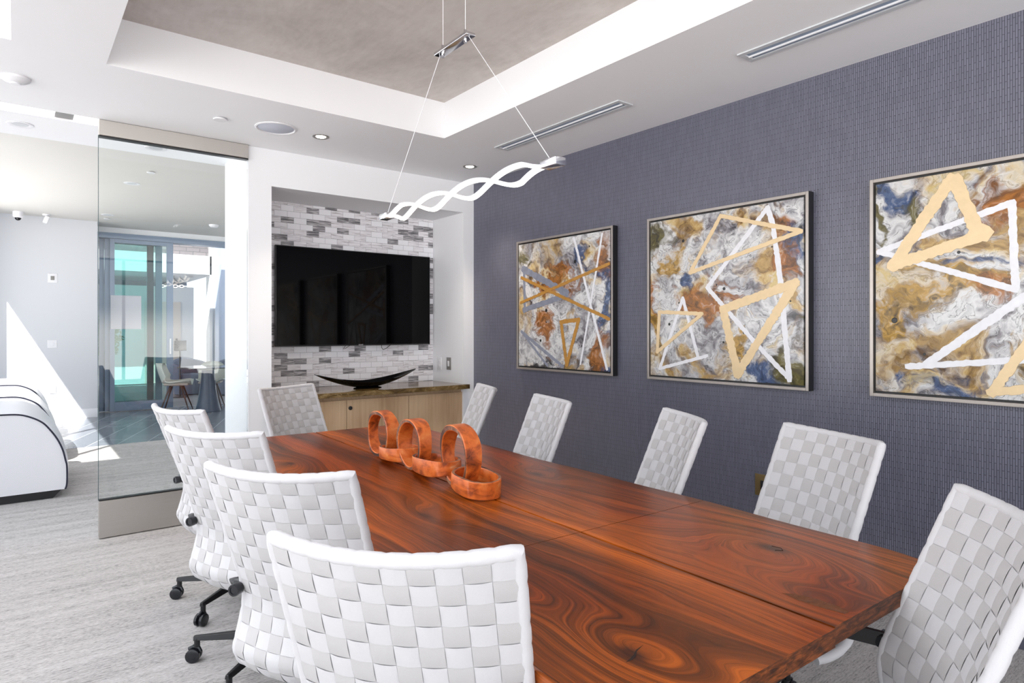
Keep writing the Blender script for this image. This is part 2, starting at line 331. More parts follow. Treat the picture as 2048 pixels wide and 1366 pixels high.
# ------------------------------------------------------------------ mesh helpers
class MB:
    def __init__(s): s.v = []; s.f = []; s.mi = []
    def add(s, vs, fs, mi=0, mat=None):
        k = len(s.v)
        s.v += [tuple(mat @ Vector(v)) if mat else tuple(v) for v in vs]
        s.f += [tuple(i + k for i in f) for f in fs]; s.mi += [mi]*len(fs)
        return s
    def box(s, a, b, mi=0, mat=None):
        x0, y0, z0 = a; x1, y1, z1 = b
        vs = [(x0,y0,z0),(x1,y0,z0),(x1,y1,z0),(x0,y1,z0),(x0,y0,z1),(x1,y0,z1),(x1,y1,z1),(x0,y1,z1)]
        return s.add(vs, [(0,3,2,1),(4,5,6,7),(0,1,5,4),(1,2,6,5),(2,3,7,6),(3,0,4,7)], mi, mat)
    def rbox(s, a, b, r, mi=0, mat=None, seg=3):
        bm = bmesh.new(); bmesh.ops.create_cube(bm, size=1)
        c = [(p+q)/2 for p, q in zip(a, b)]; d = [abs(q-p) for p, q in zip(a, b)]
        for v in bm.verts: v.co = Vector([c[i] + v.co[i]*d[i] for i in range(3)])
        bmesh.ops.bevel(bm, geom=bm.edges[:], offset=min(r, min(d)*.49), segments=seg, profile=.5, affect='EDGES')
        s.bm(bm, mi, mat); return s
    def bm(s, bm, mi=0, mat=None):
        bm.verts.index_update()
        s.add([v.co[:] for v in bm.verts], [[v.index for v in f.verts] for f in bm.faces], mi, mat); bm.free()
    def prism(s, pts, z0, z1, mi=0, mat=None):
        n = len(pts); vs = [(x, y, z0) for x, y in pts] + [(x, y, z1) for x, y in pts]
        fs = [tuple(range(n))[::-1], tuple(range(n, 2*n))] + [(i, (i+1) % n, n+(i+1) % n, n+i) for i in range(n)]
        return s.add(vs, fs, mi, mat)
    def tube(s, pts, r, seg=10, mi=0, mat=None, caps=True, closed=False):
        pts = [Vector(p) for p in pts]; n = len(pts); rs = r if isinstance(r, (list, tuple)) else [r]*n
        vs = []; up = None
        for i, p in enumerate(pts):
            a = pts[(i-1) % n] if (closed or i > 0) else p; b = pts[(i+1) % n] if (closed or i < n-1) else p
            d = (b-a).normalized()
            if up is None: up = Vector((0, 0, 1)) if abs(d.z) < .9 else Vector((1, 0, 0))
            u = (up - d*up.dot(d)).normalized(); up = u; w = d.cross(u)
            for k in range(seg):
                t = 2*PI*k/seg; vs.append(p + (u*math.cos(t) + w*math.sin(t))*rs[i])
        fs = []
        for i in range(n if closed else n-1):
            j = (i+1) % n
            for k in range(seg): fs.append((i*seg+k, i*seg+(k+1) % seg, j*seg+(k+1) % seg, j*seg+k))
        if caps and not closed: fs += [tuple(range(seg))[::-1], tuple(range((n-1)*seg, n*seg))]
        return s.add(vs, fs, mi, mat)
    def lathe(s, prof, seg=32, mi=0, mat=None):
        vs = []; fs = []; n = len(prof)
        for r, z in prof:
            for k in range(seg): vs.append((r*math.cos(2*PI*k/seg), r*math.sin(2*PI*k/seg), z))
        for i in range(n-1):
            for k in range(seg): fs.append((i*seg+k, i*seg+(k+1) % seg, (i+1)*seg+(k+1) % seg, (i+1)*seg+k))
        fs += [tuple(range(seg))[::-1], tuple(range((n-1)*seg, n*seg))]
        return s.add(vs, fs, mi, mat)
    def build(s, name, mats, parent=None, smooth=False, bevel=0, fix=True):
        me = bpy.data.meshes.new(name); me.from_pydata(s.v, [], s.f)
        mats = mats if isinstance(mats, (list, tuple)) else [mats]
        for m in mats: me.materials.append(M[m])
        me.polygons.foreach_set('material_index', s.mi)
        if fix:
            bm = bmesh.new(); bm.from_mesh(me); bmesh.ops.recalc_face_normals(bm, faces=bm.faces); bm.to_mesh(me); bm.free()
        if smooth:
            me.polygons.foreach_set('use_smooth', [True]*len(me.polygons))
            try: me.set_sharp_from_angle(angle=math.radians(38))
            except Exception: pass
        o = bpy.data.objects.new(name, me); C.objects.link(o)
        if parent: o.parent = parent
        if bevel:
            b = o.modifiers.new('bevel', 'BEVEL'); b.width = bevel; b.segments = 2; b.limit_method = 'ANGLE'
        return o
def tag(o, label=None, cat=None, group=None, kind=None):
    if label: o['label'] = label
    if cat: o['category'] = cat
    if group: o['group'] = group
    if kind: o['kind'] = kind
    return o
def empty(name, loc, rz, label, cat, group=None):
    o = bpy.data.objects.new(name, None); C.objects.link(o); o.location = loc; o.rotation_euler = (0, 0, rz)
    o.empty_display_size = .1
    return tag(o, label, cat, group)
def kids(o): return [c for c in C.objects if c.parent == o]
def copy_tree(o, parent=None):
    c = o.copy(); C.objects.link(c); c.parent = parent
    for ch in kids(o): copy_tree(ch, c)
    return c
def struct(o, label=None, cat='room'):
    o['kind'] = 'structure'
    if label: o['label'] = label; o['category'] = cat
    return o

# ------------------------------------------------------------------ room shell
H = 2.75; HL = 3.08; YB = 4.95
m = MB(); m.box((3.42, -4.6, 0), (3.6, 4.95, 3.3))
struct(m.build('wall_right', 'wallpaper'), 'slate grey wall covered in thin stacked vertical sticks behind the paintings', 'wall')
m = MB(); m.box((1.373, YB, 0), (1.543, 5.52, H)); m.box((3.303, YB, 0), (3.6, 5.52, H)); m.box((1.543, YB, 2.47), (3.303, 5.52, H))
m.box((1.373, 5.52, 0), (3.6, 5.62, 3.3))
struct(m.build('wall_back', 'white'), 'white end wall with a deep niche holding the television', 'wall')
m = MB(); m.box((1.5431, 5.50, .3), (3.3029, 5.5199, 2.4699))
struct(m.build('wall_niche', 'mosaic'), 'grey and white marble mosaic lining the back of the television niche', 'wall')
# low ceiling with tray and slot
tx0, tx1, ty0, ty1 = .372, 2.43, -1.0, 3.89
sx0, sx1, sy0, sy1 = -1.9, -.016, .2, 3.84
ZT = 3.4
m = MB()
m.box((-5.1, -4.6, H), (3.42, ty0, ZT)); m.box((tx1, ty0, H), (3.42, ty1, ZT)); 
m.box((sx1, ty0, H), (tx0, ty1, ZT)); m.box((-5.1, ty0, H), (sx0, ty1, ZT)); m.box((sx0, ty0, H), (sx1, sy0, ZT)); m.box((sx0, sy1, H), (sx1, ty1, ZT))
m.box((-5.1, ty1, H), (3.42, 4.93, ZT)); m.box((.435, 4.93, H), (3.42, 5.69, ZT)); m.box((-5.1, 5.10, H), (.435, 5.69, ZT))
m.box((-5.1, 4.93, H+.12), (.435, 5.10, ZT))
struct(m.build('ceiling', 'ceilpaint'), 'white dropped ceiling around the recessed tray', 'ceiling')
m = MB(); m.box((tx0, ty0, 3.006), (tx1, ty1, 3.1)); struct(m.build('ceiling_tray', 'plaster'), 'beige mottled plaster inside the recessed ceiling tray above the table', 'ceiling')
M['panelglow'] = emis('luminous_ceiling_panel', (.95, .97, 1, 1), 1.6)
m = MB(); m.box((sx0+.001, sy0+.001, 3.0), (sx1-.001, sy1-.001, 3.05)); lp = m.build('ceiling_light_panel', 'panelglow')
tag(lp, 'bright white luminous panel recessed in the ceiling at the upper left', 'ceiling light')
M['slotglow'] = emis('slot_strip_light', (1, 1, 1, 1), 5)
m = MB(); m.box((-2.3, 4.935, H+.10), (.40, 5.095, H+.118)); o = m.build('linear_light', 'slotglow'); tag(o, 'long bright strip light in the ceiling slot above the doorway', 'ceiling light')
m = MB(); m.box((.20, 4.935, H+.01), (.30, 5.095, H+.05)); o = m.build('track_bracket', 'nickel'); tag(o, 'small grey bracket across the lit ceiling slot', 'bracket')
m = MB(); m.box((-.8, 5.69, HL), (4.8, 12.6, 3.4)); o = m.build('ceiling_lounge', 'plaster_white')
M['cream'] = simple('cream_ceiling_paint', srgb(208, 206, 202), .6, nscale=1.5, amt=.04); o.data.materials[0] = M['cream']
struct(o, 'cream painted higher ceiling of the lounge beyond the glass', 'ceiling')
m = MB(); m.box((-5.1, -4.6, -.1), (3.42, 8.9, 0)); m.box((3.42, 5.62, -.1), (4.8, 8.9, 0)); struct(m.build('floor', 'carpet'), 'grey striated carpet of the meeting room and lounge', 'floor')
m = MB(); m.box((-.8, 8.9, -.1), (4.8, 12.55, -.001)); struct(m.build('floor', 'floortile'), 'grey diagonal plank tiles in front of the sliding doors', 'floor')
m = MB(); m.box((-5.1, 5.15, 0), (-.6, 5.3, H)); struct(m.build('wall_left', 'white'))
m = MB(); m.box((-.8, 11.9, 0), (1.02, 12.5, HL)); struct(m.build('wall_far', 'lounge_white'), 'white far wall of the lounge catching a triangle of sunlight', 'wall')
m = MB(); m.box((-.6, 11.88, 0), (1.02, 11.9, .14)); struct(m.build('baseboard_far', 'plaster_white'))
m = MB(); m.box((4.6, 5.62, 0), (4.8, 12.5, HL)); struct(m.build('wall_east', 'white'))
# window walls that let the daylight in (outside the frame)
def glazed(name, axis, pos, a, b, ztop, n, lbl=None):
    m = MB(); t = .04
    for i in range(n+1):
        c = a + (b-a)*i/n; c0 = max(a, c-.025); c1 = min(b, c+.025)
        m.box(*(((pos-t, c0, 0), (pos+t, c1, ztop)) if axis == 'x' else ((c0, pos-t, 0), (c1, pos+t, ztop))))
    for z0, z1 in ((0, .06), (ztop-.03, ztop)):
        m.box(*(((pos-t, a, z0), (pos+t, b, z1)) if axis == 'x' else ((a, pos-t, z0), (b, pos+t, z1))))
    return struct(m.build(name, 'grey_alu'))
glazed('window_1', 'x', -5.0, -4.5, 5.1, H, 5); glazed('window_2', 'y', -4.5, -4.9, 3.3, H, 5)
m = MB()
for yy in (5.3, 7.0, 8.7): m.box((-.66, yy, 0), (-.60, yy+.05, HL))
m.box((-.7, 11.32, 0), (-.58, 11.9, HL)); m.box((-.66, 5.3, 0), (-.60, 11.32, .05))
struct(m.build('window_3', 'grey_alu'))
m = MB(); m.box((3.395, -4.4, 0), (3.42, 4.95, .13)); m.box((3.388, -4.4, .13), (3.42, 4.95, .165)); struct(m.build('baseboard_right', 'greybase'), 'slate grey baseboard under the stick covered wall', 'baseboard')

# glass pivot door with steel rails
door = empty('door_1', (.43, YB, 0), 0, 'frameless glass door panel with brushed steel rails between meeting room and lounge', 'door')
door['kind'] = 'structure'
m = MB(); m.box((0, -.006, .25), (.935, .006, H-.1)); m.build('glass_panel', 'glass', door)
m = MB(); m.box((-.003, -.007, .25), (0, .007, H-.1)); m.build('glass_edge', 'glass_edge', door)
m = MB(); m.box((0, -.03, .006), (.935, .03, .248)); m.build('bottom_rail', 'steel', door, bevel=.002)
m = MB(); m.box((0, -.03, H-.103), (.935, .03, H-.002)); m.build('top_rail', 'steel', door, bevel=.002)
m = MB(); m.box((0, -.025, H-.112), (.935, .025, H-.1035)); m.box((0, -.02, .2485), (.935, .02, .256)); m.build('gasket', 'black', door)

# ------------------------------------------------------------------ ceiling fittings
def fitting(name, x, y, z, parts, label, cat, group=None):
    o = empty(name, (x, y, z), 0, label, cat, group)
    for nm, prof, mt in parts:
        MB().lathe(prof, 32).build(nm, mt, o, smooth=True)
    return o
M['lampglow'] = emis('lamp_lens', (1, .9, .78, 1), 9)
ringp = lambda r: [(r*.62, -.001), (r*.9, -.006), (r, -.004), (r, -.0005), (r*.62, -.0005)]
def downlight(x, y, z, r, label, lit=True, rim='nickel', group=None):
    o = empty('downlight', (x, y, z), 0, label, 'downlight', group)
    MB().lathe(ringp(r), 32).build('trim_ring', rim, o, smooth=True)
    MB().lathe([(0.001, -.003), (r*.6, -.003), (r*.62, -.0008), (.001, -.0008)], 24).build('lens', 'lampglow' if lit else 'vent', o)
    return o
downlight(1.716, 4.40, H, .057, 'lit round downlight between the flush speaker and the light slot vent')
downlight(3.02, 4.43, H, .057, 'lit round downlight in the corner near the grey wall')
downlight(.025, 5.38, H, .075, 'unlit white downlight just behind the bright ceiling slot', False, 'plastic_white')
downlight(.84, 5.45, H, .075, 'unlit white downlight seen just under the steel top rail', False, 'plastic_white')
downlight(1.07, 8.55, HL, .085, 'unlit white downlight midway along the cream lounge ceiling', False, 'plastic_white')
downlight(1.077, 11.1, HL, .085, 'small white downlight in front of the sliding door header', False, 'plastic_white')
for x, y, l in ((1.716, 4.40, 1), (3.02, 4.43, 1)):
    s = bpy.data.lights.new('downlight_bulb', 'SPOT'); s.energy = 30; s.spot_size = 1.5; s.spot_blend = .8; s.color = (1, .85, .7); s.shadow_soft_size = .05
    q = bpy.data.objects.new('downlight_bulb', s); C.objects.link(q); q.location = (x, y, H-.02)
cap = [(.001, -.014), (.04, -.014), (.042, -.010), (.042, -.008), (.03, -.0005), (.001, -.0005)]
fitting('sprinkler_cover', 1.05, 4.42, H, [('cover_disc', cap, 'plastic_white')], 'flat white sprinkler cover on the ceiling above the steel rail', 'sprinkler')
fitting('sprinkler_cover', 1.154, 7.8, HL, [('cover_disc', cap, 'plastic_white')], 'white sprinkler cover on the cream lounge ceiling', 'sprinkler')
fitting('sprinkler_cover', 1.10, 11.45, HL, [('cover_disc', cap, 'plastic_white')], 'tiny sprinkler cover next to the sliding door header', 'sprinkler')
M['speaker'] = simple('speaker_grille', srgb(205, 210, 224), .7, nscale=400, amt=.1)
fitting('ceiling_speaker', 1.40, 4.40, H, [('rim', [(.118, -.001), (.125, -.008), (.135, -.005), (.135, -.0005), (.118, -.0005)], 'plastic_white'), ('grille', [(.001, -.006), (.11, -.005), (.119, -.0005), (.001, -.0005)], 'speaker')], 'large round flush ceiling speaker with pale grille', 'speaker')
fitting('smoke_detector', 0.0, 4.40, H, [('housing', [(.001, -.03), (.03, -.03), (.05, -.024), (.068, -.012), (.07, -.0005), (.001, -.0005)], 'plastic_white'), ('sensor_cap', [(.001, -.038), (.022, -.037), (.028, -.0305), (.001, -.0305)], 'plastic_white')], 'white smoke detector on the ceiling near the bright panel', 'smoke detector')
fitting('smoke_detector', 2.54, 11.1, HL, [('housing', [(.001, -.045), (.05, -.04), (.07, -.02), (.075, -.0005), (.001, -.0005)], 'plastic_white')], 'white smoke detector on the lounge ceiling above the cafe table', 'smoke detector')
o = empty('security_camera', (.03, 11.6, HL), 0, 'white dome security camera with dark lens on the lounge ceiling', 'camera')
MB().lathe([(.001, -.09), (.045, -.09), (.065, -.07), (.065, -.0005), (.001, -.0005)], 24).build('housing', 'plastic_white', o, smooth=True)
MB().lathe([(.001, -.13), (.02, -.125), (.035, -.11), (.04, -.091), (.001, -.0905)], 20).build('dome', 'glossblack', o, smooth=True)
o = empty('security_camera', (.36, 11.62, HL), 0, 'small white angled wall camera beside the dome camera', 'camera')
MB().lathe([(.001, -.02), (.05, -.02), (.05, -.0005), (.001, -.0005)], 20).build('mount', 'plastic_white', o, smooth=True)
MB().rbox((-.03, -.045, -.055), (.03, .045, .055), .012, 0, Matrix.Translation((.0, 0, -.08)) @ Matrix.Rotation(.35, 4, 'Y')).build('body', 'plastic_white', o, smooth=True)
def vent(x0, x1, y0, y1, label):
    o = empty('linear_vent', ((x0+x1)/2, (y0+y1)/2, H), 0, label, 'air vent', 'slot vents along the ceiling')
    w = (x1-x0)/2; l = (y1-y0)/2; e = .028; d = .008; m = MB()
    m.box((-w, -l, -d), (-w+e, l, -.0005)); m.box((w-e, -l, -d), (w, l, -.0005)); m.box((-w+e, -l, -d), (w-e, -l+e, -.0005)); m.box((-w+e, l-e, -d), (w-e, l, -.0005))
    m.build('frame', 'vent', o, bevel=.0015)
    m = MB(); m.box((-w+e, -l+e, -.002), (w-e, l-e, -.0005)); m.build('backing', 'black' , o).data.materials[0] = M['grey_alu']
    m = MB(); m.box((-.004, -l+e, -.012), (.004, l-e, -.003)); m.build('divider', 'plastic_white', o)
    m = MB(); m.box((-w+e, -l*.7, -.0035), (-w+e+.008, l*.7, -.0025)); m.build('slot', 'black', o)
vent(2.84, 2.97, 2.59, 3.84, 'grey slot vent in the ceiling crossed by the pendant cable')
vent(2.84, 2.97, .50, 1.80, 'grey slot vent with thin black slit, above the right paintings')

# ------------------------------------------------------------------ niche furniture
cab = empty('credenza', (1.545, 4.97, 0), 0, 'light oak cabinet with flat doors built into the niche under the television', 'cabinet')
m = MB(); m.box((.0, .02, .08), (1.756, .528, .822)); m.build('body', 'oak', cab)
m = MB(); m.box((.0, .07, .0), (1.756, .5, .08)); m.build('plinth', 'black', cab)
for i, (a, b) in enumerate(((.034, .612), (.616, 1.190), (1.194, 1.756))):
    m = MB(); m.box((a, -.001, .09), (b, .0195, .79)); d = m.build('door', 'oak', cab, bevel=.0015)
    if i == 1:
        k = MB().lathe([(.001, 0), (.014, 0), (.016, .004), (.016, .01), (.001, .012)], 20, 0, Matrix.Translation((.642, -.0005, .722)) @ Matrix.Rotation(PI/2, 4, 'X')).build('knob', 'black', d, smooth=True)
ct = MB(); ct.box((1.546, 4.945, .8235), (3.300, 5.497, .864)); ct.box((1.50, 4.89, .8235), (3.335, 4.9445, .864))
tag(ct.build('countertop', 'marble'), 'polished brown marble counter with veins on the oak cabinet', 'countertop')
tv = empty('television', (2.48, 5.44, 1.66), 0, 'large black flat television on the mosaic niche wall', 'television')
m = MB(); m.rbox((-.753, 0, -.432), (.753, .028, .432), .004); m.build('bezel', 'black', tv, smooth=True)
n = NT('tv_screen'); n.base((.0015, .0015, .002, 1), .04, 0, .14); M['screen'] = n.m
m = MB(); m.box((-.745, -.0012, -.420), (.745, -.0002, .425)); m.build('screen', 'screen', tv)
m = MB(); m.box((-.3, .028, -.25), (.3, .058, .25)); m.build('wall_mount', 'black', tv)
def text(s, size, loc, rot, mt, name, parent=None, ext=.0006):
    cu = bpy.data.curves.new(name, 'FONT'); cu.body = s; cu.size = size; cu.extrude = ext; cu.align_x = 'CENTER'; cu.align_y = 'CENTER'
    cu.materials.append(M[mt]); q = bpy.data.objects.new(name, cu); C.objects.link(q)
    bpy.context.view_layer.update(); me = bpy.data.meshes.new_from_object(q.evaluated_get(bpy.context.evaluated_depsgraph_get())); bpy.data.objects.remove(q)
    o = bpy.data.objects.new(name, me); C.objects.link(o); o.location = loc; o.rotation_euler = rot
    if parent: o.parent = parent
    return o
text('SONY', .017, (.02, -.0018, -.4265), (PI/2, 0, 0), 'plastic_white', 'logo', tv)
m = MB(); m.tube([(-.12, .02, -.43), (-.135, .015, -.45), (-.15, .01, -.462), (-.125, .012, -.458), (-.08, .02, -.432)], .0022, 6); m.build('cable', 'black', tv, smooth=True); m = MB(); m.tube([(.24, .02, -.43), (.235, .015, -.455), (.25, .012, -.475), (.28, .012, -.465), (.33, .02, -.432)], .003, 6)
m.build('cable', 'black', tv, smooth=True)
# boat shaped bowl
o = empty('boat_bowl', (2.42, 5.13, .864), 0, 'long black glossy boat-shaped bowl on the marble counter', 'bowl')
m = MB(); NU, NV = 40, 10; vs = []; fs = []
for sgn in (0, 1):
    for i in range(NU+1):
        u = -1 + 2*i/NU; w = .11*(1-abs(u)**2.2)**.8 + .004
        zc = .020 + .078*abs(u)**1.7 + (.012*u if u > 0 else 0)
        for j in range(NV+1):
            t = -1 + 2*j/NV
            z = zc + .052*(t*t-1)*(1-abs(u)**2)*(1 if sgn == 0 else .72) + .006 + (0 if sgn == 0 else .006)
            vs.append((u*.475, t*w*(1 if sgn == 0 else .9), z + .03))
L = (NU+1)*(NV+1)
for s_ in (0, 1):
    for i in range(NU):
        for j in range(NV):
            a = s_*L + i*(NV+1)+j; fs.append((a, a+1, a+NV+2, a+NV+1))
for i in range(NU):
    for j in (0, NV):
        a = i*(NV+1)+j; fs.append((a, a+NV+1, a+NV+1+L, a+L))
for i in (0, NU):
    for j in range(NV):
        a = i*(NV+1)+j; fs.append((a, a+1, a+1+L, a+L))
m.add(vs, fs); m.build('bowl_body', 'glossblack', o, smooth=True)
m = MB(); m.lathe([(.001, 0), (.085, 0), (.09, .006), (.05, .018), (.06, .022), (.001, .022)], 28, 0, Matrix.Diagonal((1.5, .6, 1, 1))); m.build('foot', 'glossblack', o, smooth=True)

def plate(name, loc, rz, w, h, mt, label, cat, kind='outlet', frame=None):
    o = empty(name, loc, rz, label, cat)           # faces local -Y
    m = MB(); m.rbox((-w/2, -.006, -h/2), (w/2, 0, h/2), .002); m.build('cover_plate', mt, o, smooth=True)
    if kind == 'outlet':
        for dz in (-.2, .2):
            m = MB(); m.rbox((-w*.22, -.009, dz*h-h*.11), (w*.22, -.0065, dz*h+h*.11), .002); m.build('socket', mt if not frame else frame, o, smooth=True)
    elif kind == 'switch':
        m = MB(); m.rbox((-w*.2, -.010, -h*.22), (w*.2, -.0065, h*.22), .002); m.build('rocker', frame or mt, o, smooth=True)
    return o
plate('outlet_plate', (3.3025, 5.37, 1.04), -PI/2, .075, .12, 'plastic_white', 'white outlet plate on the side of the niche above the counter', 'outlet')
plate('switch_plate', (3.3025, 5.20, 1.045), -PI/2, .075, .12, 'nickel', 'grey metal jack plate on the side of the niche above the counter', 'switch', 'switch', 'plastic_white')
plate('outlet_plate', (3.4195, 1.985, .468), -PI/2, .12, .125, 'brass', 'brass outlet plate with black insert low on the stick covered wall', 'outlet', 'switch', 'black')
plate('fire_strobe', (.445, 11.899, 2.16), 0, .12, .14, 'plastic_white', 'white square strobe alarm high on the sunlit lounge wall', 'alarm', 'switch', 'nickel')
plate('switch_plate', (.44, 11.899, 1.157), 0, .12, .12, 'plastic_white', 'white switch plate on the sunlit edge of the lounge wall', 'switch', 'switch')
plate('outlet_plate', (.45, 11.899, .465), 0, .08, .12, 'plastic_white', 'white outlet plate low on the sunlit lounge wall', 'outlet')

# ------------------------------------------------------------------ paintings
def stroke(m, pts, wd, closed, x, seed):
    rnd = random.Random(seed); P = [Vector((0, a, b)) for a, b in pts]
    n = len(P); segs = [(P[i], P[(i+1) % n]) for i in range(n if closed else n-1)]
    for (a, b) in segs:
        d = b-a; L = d.length; d.normalize(); nn = Vector((0, -d.z, d.y)); k = max(3, int(L/.012))
        a2 = a - d*wd*.42; b2 = b + d*wd*.42; vs = []
        for i in range(k+1):
            t = i/k; p = a2.lerp(b2, t); jl = rnd.uniform(-.09, .09); jr = rnd.uniform(-.09, .09)
            e = 1 if 0 < i < k else .7
            for sd, j in ((1, jl), (-1, jr)):
                q = p + nn*sd*wd*(.5+j)*e
                vs += [(x, q.y, q.z), (x-.0018-rnd.uniform(0, .0004), q.y - nn.y*sd*.001, q.z - nn.z*sd*.001)]
        fs = []
        for i in range(k):
            o = i*4
            fs += [(o+1, o+5, o+7, o+3), (o, o+1, o+5, o+4), (o+2, o+3, o+7, o+6)]
        m.add(vs, fs)
def painting(y0, y1, art, D, label, goldm, order=('silver', 'white', 'gold')):
    z0, z1 = 1.04, 2.12; yc = (y0+y1)/2
    o = empty('painting', (3.42, yc, (z0+z1)/2), 0, label, 'painting', 'abstract paintings along the slate wall')
    T = Matrix.Translation((-3.42, -yc, -(z0+z1)/2)); fw = .017; dp = .055; m = MB()
    for a, b in (((3.42-dp, y0, z0), (3.418, y0+fw, z1)), ((3.42-dp, y1-fw, z0), (3.418, y1, z1)), ((3.42-dp, y0+fw, z0), (3.418, y1-fw, z0+fw)), ((3.42-dp, y0+fw, z1-fw), (3.418, y1-fw, z1))): m.box(a, b, 0, T)
    m.build('frame', 'silverframe', o, bevel=.0015)
    m = MB(); e = .0008
    for a, b in (((3.42-dp+.003, y0-e, z0-e), (3.417, y0-.0001, z1+e)), ((3.42-dp+.003, y1+.0001, z0-e), (3.417, y1+e, z1+e))): m.box(a, b, 0, T)
    m.box((3.385, y0+fw, z0+fw), (3.417, y1-fw, z1-fw), 0, T)
    m.build('frame_liner', 'black', o)
    g = .011
    m = MB(); m.rbox((3.368, y0+fw+g, z0+fw+g), (3.3845, y1-fw-g, z1-fw-g), .002, 0, T); cv = m.build('canvas', art, o, smooth=True)
    lay = 0
    for k in order:
        if k in D:
            m = MB()
            for i, (pts, wd, cl) in enumerate(D[k]):
                pts = [(min(max(a, y0+fw+g+.006), y1-fw-g-.006), b) for a, b in pts]
                stroke(m, pts, wd, cl, 3.368-.0012*lay+.0004-.0001*i, len(k)*101 + i*17 + round(y0*10))
            for i_, v in enumerate(m.v): m.v[i_] = tuple(T @ Vector(v))
            m.build({'gold': 'gold_strokes', 'white': 'white_strokes', 'silver': 'silver_strokes'}[k], {'gold': goldm, 'white': 'whitepaint', 'silver': 'silverleaf'}[k], cv)
            lay += 1
    rnd = random.Random(int(y0*100)); m = MB()
    for i in range(9):
        yy = rnd.uniform(y0+.1, y1-.1); zz = rnd.uniform(z0+.1, z1-.1); r = rnd.uniform(.005, .014); m = MB()
        m.lathe([(.0001, 0), (r, 0), (r*.8, .001), (.0001, .0012)], 12, 0, T @ Matrix.Translation((3.368, yy, zz)) @ Matrix.Rotation(-PI/2, 4, 'Y'))
        m.build('ink_spot', 'black', cv)
P1 = {'gold': [([(4.174, 1.6), (3.134, 1.848)], 0.024, 0), ([(4.163, 1.811), (3.134, 1.449)], 0.026, 0), ([(3.671, 1.432), (3.472, 1.448), (3.606, 1.1)], 0.034, 1)],
  'silver': [([(4.142, 1.884), (3.606, 1.656)], 0.055, 0), ([(4.131, 1.538), (3.606, 1.643)], 0.045, 0), ([(4.131, 1.869), (4.12, 1.531)], 0.03, 0), ([(4.163, 1.355), (3.652, 1.083)], 0.028, 0), ([(4.163, 1.355), (3.834, 1.083)], 0.022, 0)],
  'white': [([(3.525, 2.072), (3.344, 1.548), (3.181, 1.086)], 0.022, 0), ([(3.229, 2.072), (3.344, 1.572), (3.455, 1.113)], 0.018, 0)]}
P2 = {'gold': [([(2.243, 2.062), (1.743, 1.908), (2.465, 1.734)], 0.026, 1), ([(2.227, 1.495), (1.775, 1.629), (2.129, 1.108)], 0.052, 1), ([(2.708, 1.49), (2.375, 1.471), (2.725, 1.224)], 0.024, 1)],
  'white': [([(1.94, 2.065), (2.338, 1.633), (2.005, 1.285), (1.821, 1.11)], 0.028, 0), ([(1.94, 2.065), (1.906, 1.96), (1.863, 1.648), (1.811, 1.095)], 0.032, 0), ([(2.521, 1.575), (2.705, 1.114), (2.34, 1.21)], 0.022, 0), ([(2.521, 1.575), (2.405, 1.197)], 0.022, 0)]}
P3 = {'gold': [([(1.04, 2.06), (1.284, 1.683)], 0.055, 0), ([(1.024, 2.055), (0.941, 1.809)], 0.055, 0), ([(0.941, 1.809), (0.916, 1.793)], .07, 0), ([(0.916, 1.793), (1.284, 1.683)], 0.052, 0), ([(0.887, 1.096), (0.695, 1.428)], 0.042, 0), ([(0.887, 1.096), (0.632, 1.146)], 0.036, 0)],
  'white': [([(1.347, 1.757), (0.817, 1.917), (0.804, 1.548)], 0.03, 0), ([(1.347, 1.757), (0.804, 1.543)], 0.028, 0), ([(0.632, 1.627), (1.143, 1.208)], 0.038, 0), ([(1.219, 1.195), (0.632, 1.258)], 0.03, 0)]}
painting(3.126, 4.232, 'art1', P1, 'square abstract painting with silver bars and small gold triangle, nearest the television', 'golddeep')
painting(1.702, 2.812, 'art2', P2, 'square abstract painting with three gold triangles and white zigzag lines, the middle one', 'gold')
painting(.285, 1.392, 'art3', P3, 'square abstract painting with one big gold triangle over white lines, cut by the photo edge', 'gold')

# ------------------------------------------------------------------ conference table
TR = math.radians(-1.6)
tb = empty('conference_table', (1.387, 2.19, 0), TR, 'long glossy walnut slab conference table with a dark centre gap', 'table')
YJ = -.79; hl = 1.57; hw = .6; gap = .004; rnd = random.Random(3)
def slab(x0, x1, y0, y1, live):
    n = 40; P = []
    fe = lambda y: .006*math.sin(y*3.1+1) + .004*math.sin(y*9.7) + (.035*max(0, (-y-1.35)/.22)**2 if live > 0 else 0)
    ys = [y0 + (y1-y0)*i/n for i in range(n+1)]
    vs = []
    for y in ys:
        xo = x1 - fe(y) if live > 0 else x0 + fe(y); xi = x0 if live > 0 else x1
        s = 1 if live > 0 else -1
        vs += [(xi, y, .75), (xo - s*.004, y, .75), (xo, y, .746), (xo - s*.008, y, .715), (xo-s*.012, y, .711), (xi, y, .711)]
    fs = [tuple(i*6+k for k in (0, 1)) + tuple((i+1)*6+k for k in (1, 0)) for i in range(n)]
    fs = []
    for i in range(n):
        for k in range(6):
            k2 = (k+1) % 6; fs.append((i*6+k, i*6+k2, (i+1)*6+k2, (i+1)*6+k))
    fs += [tuple(range(6)), tuple(range(n*6, n*6+6))]
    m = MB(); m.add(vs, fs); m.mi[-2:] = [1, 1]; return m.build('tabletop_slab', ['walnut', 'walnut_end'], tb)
for (a, b, lv) in ((-hw, -gap, -1), (gap, hw, 1)):
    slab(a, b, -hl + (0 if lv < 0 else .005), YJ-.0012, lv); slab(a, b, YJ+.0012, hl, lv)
m = MB()
M['crack'] = simple('dark_crack', srgb(30, 12, 6), .6, nscale=50)
m.prism([(-.451, -1.404), (-.436, -1.4055), (-.420, -1.400), (-.404, -1.388), (-.376, -1.379), (-.402, -1.384), (-.418, -1.393), (-.436, -1.400)], .7498, .7503)
m.build('crack', 'crack', tb); m = MB()
